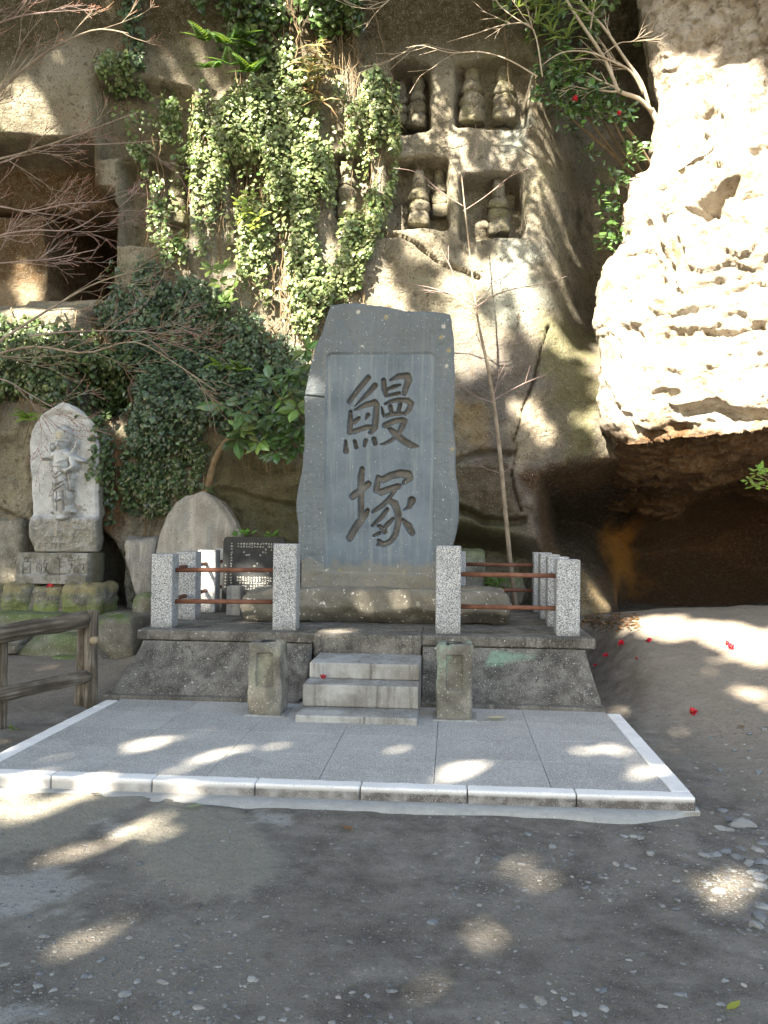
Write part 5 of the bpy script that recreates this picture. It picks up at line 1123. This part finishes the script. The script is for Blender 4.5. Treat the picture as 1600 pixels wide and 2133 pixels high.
# ------------------------------------------------------------------ trees in view
def grow(ac, buds, p, d, L, r, depth, rng, up=.15, bend=.25, fork=3, minr=.0022):
    n = 7; pts = [p]; dd = d / np.linalg.norm(d)
    for i in range(n):
        dd = dd + rng.normal(0, bend / n, 3) + np.array([0, 0, up / n]); dd /= np.linalg.norm(dd); pts.append(pts[-1] + dd * L / n)
    pts = np.array(pts); ac.tube(pts, np.linspace(r, max(r * .45, minr), n + 1), 5 if r > .008 else 4, cap=False)
    if depth == 0:
        if buds is not None: buds.append(pts[-1]); buds.append(pts[-3]); buds.append(pts[-5])
        return
    for k in range(fork):
        i = rng.integers(2, n + 1); T = pts[i] - pts[i - 1]; T /= np.linalg.norm(T); s = np.cross(T, rng.normal(size=3)); s /= np.linalg.norm(s); s[1] *= .5
        grow(ac, buds, pts[i], T + s * rng.uniform(.35, .8), L * rng.uniform(.45, .7), max(r * .5, minr), depth - 1, rng, up, bend, fork, minr)
def bud_mesh(buds, s, mat, name):
    P = np.array(buds); T = np.array([[0, 0, 1.4], [1, 0, 0], [-.5, .87, 0], [-.5, -.87, 0], [0, 0, -1.4]]) * s; F = np.array([[0, 1, 2], [0, 2, 3], [0, 3, 1], [4, 2, 1], [4, 3, 2], [4, 1, 3]])
    return mesh(name, (P[:, None] + T[None]).reshape(-1, 3), (F[None] + 5 * np.arange(len(P))[:, None, None]).reshape(-1, 3), mat)
def branch_tree(name, label, base, trunk, brs, matb, Yd, seed, twig, budm=None, bs=.006, depth=2, fork=3, up=.1, minr=.0022, tl=.4):
    rng = np.random.default_rng(seed); t = thing(name, label, 'tree', base); ac = Acc(); ac.tube(spline(trunk, 24), np.linspace(*twig[0], 24), 12); obj('trunk', ac.mesh('trunk', matb), t); buds = []
    for pts, r0, r1, nt in brs:
        ac = Acc(); P = spline([atY(a_, b_, y_) for a_, b_, y_ in pts], 22); ac.tube(P, np.linspace(r0, r1, 22), 7)
        for k in range(nt):
            i = rng.integers(3, 21); T = P[i + 1 if i < 21 else i] - P[i - 1]; T /= np.linalg.norm(T); s = np.array([rng.normal(0, .4), rng.normal(0, .35), rng.choice([-1, 1]) * rng.uniform(.3, 1)])
            grow(ac, buds, P[i], T + s * .6, tl * rng.uniform(.6, 1.3), max(r0 + (r1 - r0) * i / 21, minr * 1.5) * .55, depth, rng, up, .3, fork, minr)
        obj('branch', ac.mesh('branch', matb if r0 > .012 else twig[1]), t)
    if budm: obj('buds', bud_mesh(buds, bs, budm, 'buds'), t, kind='stuff')
    return t
mb = np.array([-6.9, 3.1, .1])
branch_tree('maple_tree', 'bare maple at the left edge with fine reddish budding twigs', mb, [mb, mb + [.05, 0, 1.4], mb + [-.05, .05, 2.8], mb + [.1, .05, 4.2], mb + [.05, 0, 5.8], mb + [.0, 0, 7.4]],
            [([(-170, 330, 3.1), (-60, 245, 3.1), (0, 188, 3.1), (55, 140, 3.2), (120, 95, 3.2), (200, 62, 3.3), (268, 70, 3.3)], .022, .006, 8), ([(-170, 90, 3.2), (-40, 60, 3.2), (60, 30, 3.3), (200, 20, 3.4)], .012, .004, 6),
             ([(-170, 420, 3.0), (-40, 345, 3.0), (50, 318, 3.1), (150, 285, 3.1), (290, 232, 3.2)], .014, .004, 6), ([(-170, 380, 3.2), (0, 340, 3.2), (90, 305, 3.2), (230, 300, 3.3), (330, 292, 3.3)], .010, .003, 5),
             ([(-170, 470, 3.0), (-30, 430, 3.0), (60, 440, 3.1), (140, 425, 3.1), (220, 420, 3.2)], .012, .004, 7), ([(-170, 560, 3.0), (-30, 500, 3.0), (60, 480, 3.0), (150, 478, 3.1), (215, 440, 3.2)], .012, .004, 7),
             ([(-170, 640, 3.0), (-40, 560, 3.0), (40, 545, 3.0), (100, 540, 3.1), (200, 520, 3.2)], .010, .004, 6), ([(-170, 800, 2.9), (-40, 735, 2.9), (30, 690, 2.9), (110, 640, 3.0), (200, 590, 3.1), (300, 560, 3.1)], .018, .005, 6),
             ([(-170, 790, 2.9), (-30, 745, 2.9), (70, 722, 3.0), (180, 735, 3.0), (280, 712, 3.1), (370, 760, 3.2), (450, 815, 3.2)], .014, .004, 10), ([(60, 700, 3.0), (160, 690, 3.1), (280, 690, 3.1), (380, 700, 3.2)], .009, .003, 7),
             ([(-100, 800, 2.9), (0, 790, 2.9), (60, 820, 3.0), (130, 860, 3.0)], .008, .003, 6)], MAT['bark'], 3, 21, ((.15, .07), MAT['twig']), MAT['bud'], .0055, 2, 3, .12, .0019, .42)
rb = atY(1420, 420, 6.4)
branch_tree('bare_tree', 'pale bare branches fanning out from behind the sunlit outcrop', rb, [rb, atY(1395, 330, 6.1), atY(1372, 262, 5.9), atY(1356, 228, 5.8)],
            [([(1358, 232, 5.8), (1330, 205, 5.7), (1290, 190, 5.6), (1278, 165, 5.6), (1255, 115, 5.6), (1215, 55, 5.6), (1180, 0, 5.6), (1160, -40, 5.6)], .030, .014, 4), ([(1352, 222, 5.8), (1335, 170, 5.7), (1300, 120, 5.7), (1260, 60, 5.7), (1215, 10, 5.7), (1190, -40, 5.7)], .024, .012, 4),
             ([(1340, 195, 5.7), (1315, 150, 5.6), (1280, 130, 5.6), (1225, 108, 5.5), (1170, 110, 5.5), (1130, 135, 5.5)], .016, .006, 6), ([(1278, 178, 5.6), (1235, 187, 5.6), (1200, 180, 5.5)], .009, .003, 3), ([(1120, 160, 5.4), (1060, 125, 5.4), (1000, 108, 5.4), (940, 110, 5.4), (880, 95, 5.3), (845, 100, 5.3)], .010, .003, 5),
             ([(1130, 160, 5.4), (1110, 60, 5.4), (1060, 50, 5.4), (985, 72, 5.3), (930, 88, 5.3)], .010, .003, 5), ([(1255, 115, 5.6), (1290, 90, 5.6), (1320, 85, 5.6), (1345, 60, 5.6)], .008, .003, 5), ([(1230, 60, 5.6), (1240, 0, 5.6), (1250, -40, 5.6)], .010, .006, 3), ([(1110, 60, 5.4), (1050, 20, 5.4), (1010, -30, 5.4)], .008, .003, 4), ([(830, -20, 5.3), (790, 15, 5.3), (740, 15, 5.3), (700, 0, 5.3)], .006, .002, 5)],
            MAT['palebranch'], 5.6, 33, ((.05, .035), MAT['palebranch']), None, .006, 1, 2, .05, .003, .38)
sb = gpt(1075, 1262); sb = atY(1074, 1262, 5.55)
sap = thing('sapling', 'thin bare sapling rising in front of the cliff right of the monument', 'tree', sb); ac = Acc()
trk = [(1074, 1266), (1064, 1180), (1052, 1060), (1043, 960), (1030, 850), (1015, 760), (1000, 690), (992, 640), (980, 540), (968, 430), (962, 370), (955, 310)]
TP = spline([atY(a_, b_, 5.55 - .02 * i) for i, (a_, b_) in enumerate(trk)], 60); ac.tube(TP, np.interp(np.linspace(0, 1, 60), [0, .3, .6, 1], [.030, .025, .014, .004]), 9); obj('trunk', ac.mesh('trunk', MAT['bark']), sap)
rng = np.random.default_rng(4)
for pts, r0 in (([(1000, 640), (960, 620), (900, 600), (850, 590), (770, 570)], .009), ([(992, 640), (1030, 615), (1080, 600), (1140, 590), (1180, 575)], .009), ([(995, 645), (960, 605), (940, 560), (920, 520)], .006), ([(992, 630), (1020, 600), (1030, 550)], .006), ([(1026, 835), (1060, 815), (1100, 795), (1140, 780)], .007), ([(1026, 838), (990, 825), (960, 805), (945, 800)], .006), ([(1025, 835), (1035, 800), (1040, 770)], .005),
                ([(965, 440), (1010, 410), (1060, 370), (1100, 350)], .006), ([(966, 430), (920, 400), (870, 360), (820, 350)], .006), ([(1040, 990), (1070, 970), (1090, 960)], .004), ([(1040, 985), (1010, 975), (995, 965)], .004), ([(962, 380), (940, 330), (930, 290)], .004), ([(962, 375), (985, 320), (1000, 290)], .004), ([(995, 660), (940, 615), (880, 605), (830, 610)], .005)):
    ac = Acc(); P = spline([atY(a_, b_, 5.40 - .03 * i) for i, (a_, b_) in enumerate(pts)], 14); ac.tube(P, np.linspace(r0, .0028, 14), 5)
    for k in range(3):
        i = rng.integers(4, 13); T = P[i] - P[i - 1]; grow(ac, None, P[i], T / np.linalg.norm(T) + rng.normal(0, .45, 3), .22, .0032, 0, rng, .15, .3, 2, .0022)
    obj('branch', ac.mesh('branch', MAT['twig']), sap)

# ------------------------------------------------------------------ stones, gravel and litter on the ground
rng = np.random.default_rng(101)
def pebble_tint(P, c): t = np.zeros((len(P), 4)); t[:, :3] = c; t[:, 3] = .75; return t
PEB = [(0.15, .165, .185), (.27, .275, .27), (.21, .215, .215), (.31, .295, .265), (.10, .11, .125)]
def stone(px, py, s, c, label, group, seed, flat=.45):
    p = gpt(px, py); V, F = rockV((0, 0, 0), (s, s * .75, s * flat), 2, .45, .30, 1.1, seed, 7); a_ = rng.uniform(0, 6.28); cs, sn = math.cos(a_), math.sin(a_)
    V = np.stack([V[:, 0] * cs - V[:, 1] * sn, V[:, 0] * sn + V[:, 1] * cs, V[:, 2]], 1) + p + np.array([0, 0, s * flat * .12])
    tag(obj('stone', mesh('stone', V, F, MAT['pebble'], False, pebble_tint(V, PEB[c]))), label, 'stone', group)
for i, (px, py, s, c, lab) in enumerate(((1545, 1722, .085, 2, 'largest rough brown grey stone at the right near the paving corner'), (900, 1925, .030, 0, 'blue grey pointed stone on the dark dirt, alone left of a sun patch'), (525, 2048, .022, 1, 'pale triangular stone chip in the middle foreground'), (1355, 1782, .032, 2, 'smooth grey oval stone in the right middle ground'), (1285, 1803, .026, 3, 'pale buff stone near the oval grey one'), (1417, 2078, .022, 0, 'dark slate brick shaped stone near the bottom right'), (1258, 2105, .022, 1, 'blue pale stone at the bottom edge beside small chips'), (1500, 1862, .04, 2, 'half buried stone in the right hand sun patch'))):
    stone(px, py, s, c, lab, None, 300 + i)
big = [(1410, 1690, .045), (1440, 1684, .05), (1505, 1693, .045), (1520, 1710, .04), (1500, 1727, .04), (1517, 1731, .035), (1470, 1783, .04), (1490, 1783, .04), (1509, 1777, .035), (1535, 1788, .04), (1560, 1800, .035), (1575, 1772, .035), (1590, 1800, .045), (1585, 1830, .04), (1570, 1820, .04), (1580, 1910, .04), (1595, 1895, .04), (1580, 1930, .035), (1580, 1835, .04), (1555, 1700, .03), (1590, 1760, .04), (1545, 1770, .03), (1335, 1748, .03), (1320, 1745, .03), (1300, 1745, .03), (1150, 1768, .03), (1100, 1742, .024), (1190, 1780, .022), (1083, 1802, .022), (1320, 1810, .022), (1305, 1807, .022), (1260, 1830, .018), (1095, 1860, .022), (1220, 1852, .02), (1580, 1850, .04), (1480, 1540, .03), (1560, 1530, .03), (1590, 1520, .035), (1530, 1565, .03), (1500, 1605, .03), (1560, 1580, .03), (1450, 1600, .022), (1580, 1610, .035)]
for i, (px, py, s) in enumerate(big): stone(px, py, s, [0, 2, 0, 4, 1, 2][i % 6], 'loose blue grey stone among the rubble on the right hand slope', 'loose stones on the right', 400 + i)
sm = [(205, 2005, .016), (80, 1975, .014), (285, 2050, .02), (80, 2060, .024), (110, 2065, .018), (415, 2105, .024), (90, 2115, .018), (245, 2125, .016), (365, 2115, .016), (545, 2123, .016), (1120, 2085, .016), (1015, 2022, .012), (1075, 1982, .012), (1155, 2070, .016), (1200, 2115, .024), (1245, 2065, .013), (1510, 2045, .02), (1550, 2052, .018), (1310, 2006, .014), (1320, 2024, .016), (455, 2019, .014), (150, 1997, .012), (1215, 2115, .02), (1090, 2103, .018), (690, 1760, .012), (262, 1788, .014), (590, 2130, .016), (815, 2125, .015), (1175, 2083, .016), (1380, 2100, .02), (1500, 2095, .018)]
for i, (px, py, s) in enumerate(sm): stone(px, py, s, [1, 3, 1, 2][i % 4], 'small pale stone chip lying on the packed dirt in front', 'pale chips in the foreground', 500 + i, .3)
cnt = (1500, 1100, 700, 1300); n = sum(cnt); px = np.concatenate([rng.uniform(-60, 1660, cnt[0]), rng.uniform(900, 1660, cnt[1]), rng.uniform(0, 520, cnt[2]), 1600 - np.abs(rng.normal(0, 110, cnt[3]))]); py = np.concatenate([rng.uniform(1690, 2160, cnt[0]), rng.uniform(1700, 1880, cnt[1]), rng.uniform(1840, 2150, cnt[2]), rng.uniform(1480, 1950, cnt[3])])
P = ground_hit(px, py)
ok = ~((P[:, 0] > -W_ - .1) & (P[:, 0] < .03) & (P[:, 1] > -.14) & (P[:, 1] < 2.6)); P = P[ok]; n = len(P)
T, F = ico(1); s = .0036 * np.exp(rng.normal(0, .6, n)); A = rng.uniform(0, 6.28, n); sx = s * rng.uniform(.8, 1.8, n)
tv = T[None] * np.stack([sx, s, s * .45], 1)[:, None]; tv = tv * (1 + .3 * rng.normal(size=(n, len(T), 1)) * .6)
V = np.stack([tv[..., 0] * np.cos(A)[:, None] - tv[..., 1] * np.sin(A)[:, None], tv[..., 0] * np.sin(A)[:, None] + tv[..., 1] * np.cos(A)[:, None], tv[..., 2]], -1) + P[:, None]
C = np.concatenate([np.array(PEB)[rng.integers(0, 4, n)] * rng.uniform(.5, 1.0, (n, 1)), np.full((n, 1), .85)], 1)
obj('gravel', mesh('gravel', V.reshape(-1, 3), (F[None] + len(T) * np.arange(n)[:, None, None]).reshape(-1, 3), MAT['pebble'], False, np.repeat(C, len(T), 0)), kind='stuff', label='fine pale gravel strewn over the packed dirt', category='gravel')
def litter(px, py, s, base, label, z=None, name='fallen_leaf', yaw=0., curl=.3, wide=1.0):
    p = gpt(px, py) if z is None else atZ(px, py, z); T, F = OVAL; V = T * np.array([wide, 1, 1]) * s; V[:, 2] = curl * s * (V[:, 0] / s) ** 2 * 4 + .12 * s + .2 * s * (V[:, 1] / s - .5) ** 2; c, n_ = math.cos(yaw), math.sin(yaw)
    V = np.stack([V[:, 0] * c - V[:, 1] * n_, V[:, 0] * n_ + V[:, 1] * c, V[:, 2]], 1) + p; tag(obj(name, mesh(name, V, F, MAT['softleaf'], True, np.tile((*base, 1), (len(V), 1)))), label, 'leaf')
litter(1012, 1502, .17, (.66, .58, .42), 'pale curled dry leaf on the paving right of the steps', -.008, yaw=-1.4, wide=1.0); litter(1514, 2118, .085, (.35, .38, .06), 'yellow green leaf on the dirt at the bottom right', yaw=-.8, wide=.75); litter(185, 1658, .075, (.14, .06, .055), 'dark red brown leaf lying against the front kerb', -.075, yaw=-1.3, wide=1.0)
litter(712, 1728, .085, (.28, .12, .06), 'brown dry leaf on the dirt just in front of the kerb', yaw=-2.2, wide=.9); litter(385, 1688, .10, (.30, .36, .20), 'pale green leaf on the old concrete by the kerb', yaw=-1.0, wide=.8); litter(1550, 1518, .07, (.26, .10, .05), 'reddish brown leaf on the right hand slope', yaw=.4); litter(1178, 1700, .05, (.34, .14, .07), 'small orange leaf on the dirt in front of the kerb')
n = 260; px = rng.uniform(1210, 1330, n); py = np.clip(rng.normal(1296, 10, n), 1280, 1325); P = ground_hit(px, py); ang = rng.uniform(0, 6.28, n); D = np.stack([np.cos(ang), np.sin(ang), rng.normal(0, .15, n)], 1); N = rng.normal(0, .3, (n, 3)) + [0, 0, 1]
V, F, C = leaves(P + [0, 0, .012], N, D, rng.uniform(.03, .075, n), OVAL, leafcols(n, (.17, .08, .045), .4, rng)); obj('leaf_litter', mesh('leaf_litter', V, F, MAT['softleaf'], False, C), kind='stuff', label='brown dead leaves drifted beside the right corner of the platform', category='leaf litter')

# ------------------------------------------------------------------ unseen trees behind the viewer, crowns shaped to shade the forecourt
E1 = np.array([1, -.45, 0]); E1 /= np.linalg.norm(E1); E2 = np.cross(E1, SUN_DIR); E2 *= np.sign(E2[2])
def ab(P): P = np.asarray(P); return P @ E1, P @ E2
def out_Y(px): return float(np.interp(px, [1240, 1300, 1450, 1600, 1800], [5.4, 5.2, 4.75, 4.3, 3.8]))
gap_cliff = [ab(atY(a_, b_, 6.0)) for a_, b_ in [(330, 190), (430, 190), (560, 150), (620, 70), (690, 90), (740, 150), (830, 170), (900, 110), (1100, 120), (1110, 300), (1110, 420), (1150, 560), (1215, 640), (1190, 700), (1100, 650), (1000, 660), (950, 690), (880, 640), (760, 640), (650, 750), (600, 700), (480, 640), (400, 560), (300, 500), (270, 410), (300, 300)]]
gap_out = [ab(atY(a_, b_, out_Y(a_))) for a_, b_ in [(1200, 480), (1270, 330), (1310, 120), (1330, -60), (1520, -20), (1560, 60), (1600, 110), (1800, 250), (1800, 900), (1600, 905), (1500, 930), (1290, 945), (1240, 840), (1215, 650)]]
gap_mound = [ab(gpt(a_, b_)) for a_, b_ in [(1300, 1290), (1340, 1285), (1600, 1306), (1750, 1325), (1700, 1372), (1560, 1360), (1440, 1340), (1340, 1322), (1290, 1304)]]
dap = [(1110, 1818, .06), (1078, 1815, .03), (1480, 1840, .07), (1510, 1875, .05), (1010, 1950, .0), (930, 2060, -.02), (150, 1990, .02), (235, 1745, .08), (60, 1700, .10), (-20, 1690, .14), (300, 1735, .06), (110, 1580, .07), (400, 1588, .07), (455, 1572, .09), (505, 1558, .08), (310, 1552, .08), (340, 1545, .05), (815, 1555, .065), (950, 1605, .075), (980, 1600, .05), (1375, 1612, .02), (560, 1480, .03), (470, 1472, .03), (200, 1625, .06), (60, 1612, .05), (330, 1632, .04), (660, 1652, .06), (1240, 1558, .04), (1300, 1572, .03), (1290, 1470, .02), (1380, 1540, .02), (1595, 1385, .08), (1550, 1378, .05), (1565, 1452, .07), (1595, 1470, .07), (1480, 1395, .03), (1290, 1470, .05), (800, 1700, .06)]
holes = [(*ab(gpt(a_, b_) if not (0 < b_ - 1456 < 195 and a_ < 1445) else atZ(a_, b_, 0)), r) for a_, b_, r in dap]
holes += [(*ab(atY(a_, b_, Y)), r) for a_, b_, Y, r in ((15, 1195, 5.2, .09), (425, 1175, 4.3, .075), (425, 1230, 4.3, .05), (415, 1160, 4.3, .06), (680, 1312, 2.8, .06), (512, 1165, 4.3, .06), (530, 1205, 4.3, .05), (520, 1270, 3.5, .08), (1240, 900, 6.2, .12), (250, 905, 5.6, .08), (1290, 1180, 7.2, .12), (1300, 1210, 7.2, .09), (430, 130, 6.1, .08), (640, 40, 6.1, .09), (560, 60, 6.1, .06), (650, 800, 3.66, .05), (1245, 1235, 6.0, .12), (1255, 1255, 6.0, .08), (960, 770, 6.0, .15), (1090, 850, 6.0, .12), (1020, 730, 6.0, .12), (1130, 900, 6.0, .1))]
holes += [(*ab(chit(a_, b_)), r) for a_, b_, r in ((92, 255, .19), (62, 288, .16), (106, 285, .16), (88, 228, .10), (45, 302, .10), (55, 600, .18), (52, 570, .14), (57, 625, .16), (30, 655, .20), (90, 655, .18), (155, 660, .14), (60, 720, .20), (130, 740, .18), (30, 790, .15))]
rng = np.random.default_rng(202); n = 32000
a_ = rng.uniform(-12.0, 4.2, n); b_ = rng.uniform(-5.0, 12.5, n); T_ = rng.uniform(16, 20, n) + .6 * fbm(a_, b_, 0, .6, 2); keep = np.ones(n, bool)
jit = .10 * fbm(a_, b_, 0, 1.6, 3, .6, 5) + rng.normal(0, .05, n)
for poly, soft, leak in ((gap_cliff, .16, .07), (gap_out, .12, .0), (gap_mound, .10, .0)):
    dd = polydist(a_, b_, poly); keep &= ~((dd + jit > -soft * 1.2) & (rng.random(n) > leak))
dens = inpoly(a_, b_, [ab(atY(p_, q_, 6.1)) for p_, q_ in [(800, 100), (1110, 110), (1110, 480), (960, 500), (800, 480)]])
for ha, hb, r in holes: keep &= np.hypot(a_ - ha, b_ - hb) > r * .8 + .115 + rng.normal(0, .02, n)  # crown leaves left out so the chosen sun patches stay lit
a2, b2 = a_[keep], b_[keep]
P = a2[:, None] * E1 + b2[:, None] * E2 - T_[keep][:, None] * SUN_DIR
n = len(P); N = -SUN_DIR * 1.2 + rng.normal(0, .45, (n, 3)); D = rng.normal(0, 1, (n, 3)); N /= np.linalg.norm(N, axis=1, keepdims=True); D -= N * np.sum(D * N, 1, keepdims=True); sz = rng.uniform(.28, .42, n)
D /= np.linalg.norm(D, axis=1, keepdims=True); P = P - D * (sz * .45)[:, None]
# dapple-size sprays across the niches
na = 2600; aa = rng.uniform(*np.sort([ab(atY(800, 300, 6.1))[0], ab(atY(1120, 300, 6.1))[0]]), na); bb = rng.uniform(*np.sort([ab(atY(950, 500, 6.1))[1], ab(atY(950, 110, 6.1))[1]]), na)
P2 = aa[:, None] * E1 + bb[:, None] * E2; P2 = P2 + SUN_DIR * (rng.uniform(-6.6, -4.6, na))[:, None]; keep2 = fbm(aa, bb, 0, 2.2, 2, .5, 9) > -.15; P2 = P2[keep2]
trees = [(-7.4, 'far left'), (-4.8, ''), (-2.2, ''), (.6, ''), (3.0, '')]; ta = np.array([t[0] for t in trees]); own = np.argmin(np.abs(a2[:, None] - ta[None]), 1)
labs = ['tall evergreen behind the viewer at far left, out of frame', 'second evergreen behind the viewer, out of frame left', 'middle evergreen behind the viewer that shades the monument', 'evergreen behind the viewer shading the right dirt', 'rightmost evergreen behind the viewer, out of frame']
for k in range(5):
    i = own == k; Pk = P[i]
    if len(Pk) < 10: continue
    c = Pk.mean(0); bz = float(ground_z(np.array([c[0]]), np.array([c[1]]))[0]); t = thing('shade_tree', labs[k], 'tree', (c[0], c[1], bz), 'trees behind the viewer')
    V, F, C = leaves(Pk, N[i], D[i], sz[i], IVYT, leafcols(len(Pk), (.05, .085, .03), .25, rng))
    obj('crown', mesh('crown', V, F, MAT['softleaf'], False, C), t, kind='stuff')
    ac = Acc(); top = c + np.array([0, 0, 1.5]); ac.tube(spline([(c[0], c[1], bz - .1), (c[0] + .15, c[1], bz + (top[2] - bz) * .5), top], 20), np.linspace(.28, .08, 20), 10); obj('trunk', ac.mesh('trunk', MAT['bark']), t)
# an unseen tree added on the cliff top so its boughs dapple the niches
m_ = len(P2); c = P2.mean(0); t = thing('overhanging_tree', 'leafy bough of a tree added above the frame to dapple the niches', 'tree', (1.5, 7.5, 10.6))
V, F, C = leaves(P2, -SUN_DIR + rng.normal(0, .5, (m_, 3)), rng.normal(0, 1, (m_, 3)), rng.uniform(.07, .13, m_), OVAL, leafcols(m_, (.05, .085, .03), .25, rng)); obj('crown', mesh('crown', V, F, MAT['softleaf'], False, C), t, kind='stuff')
ac = Acc(); ac.tube(spline([(1.5, 7.5, 10.4), (.8, 6.0, 11.2), (c + np.array([1, 1.2, .8])), c], 24), np.linspace(.16, .03, 24), 9); obj('trunk', ac.mesh('trunk', MAT['bark']), t)
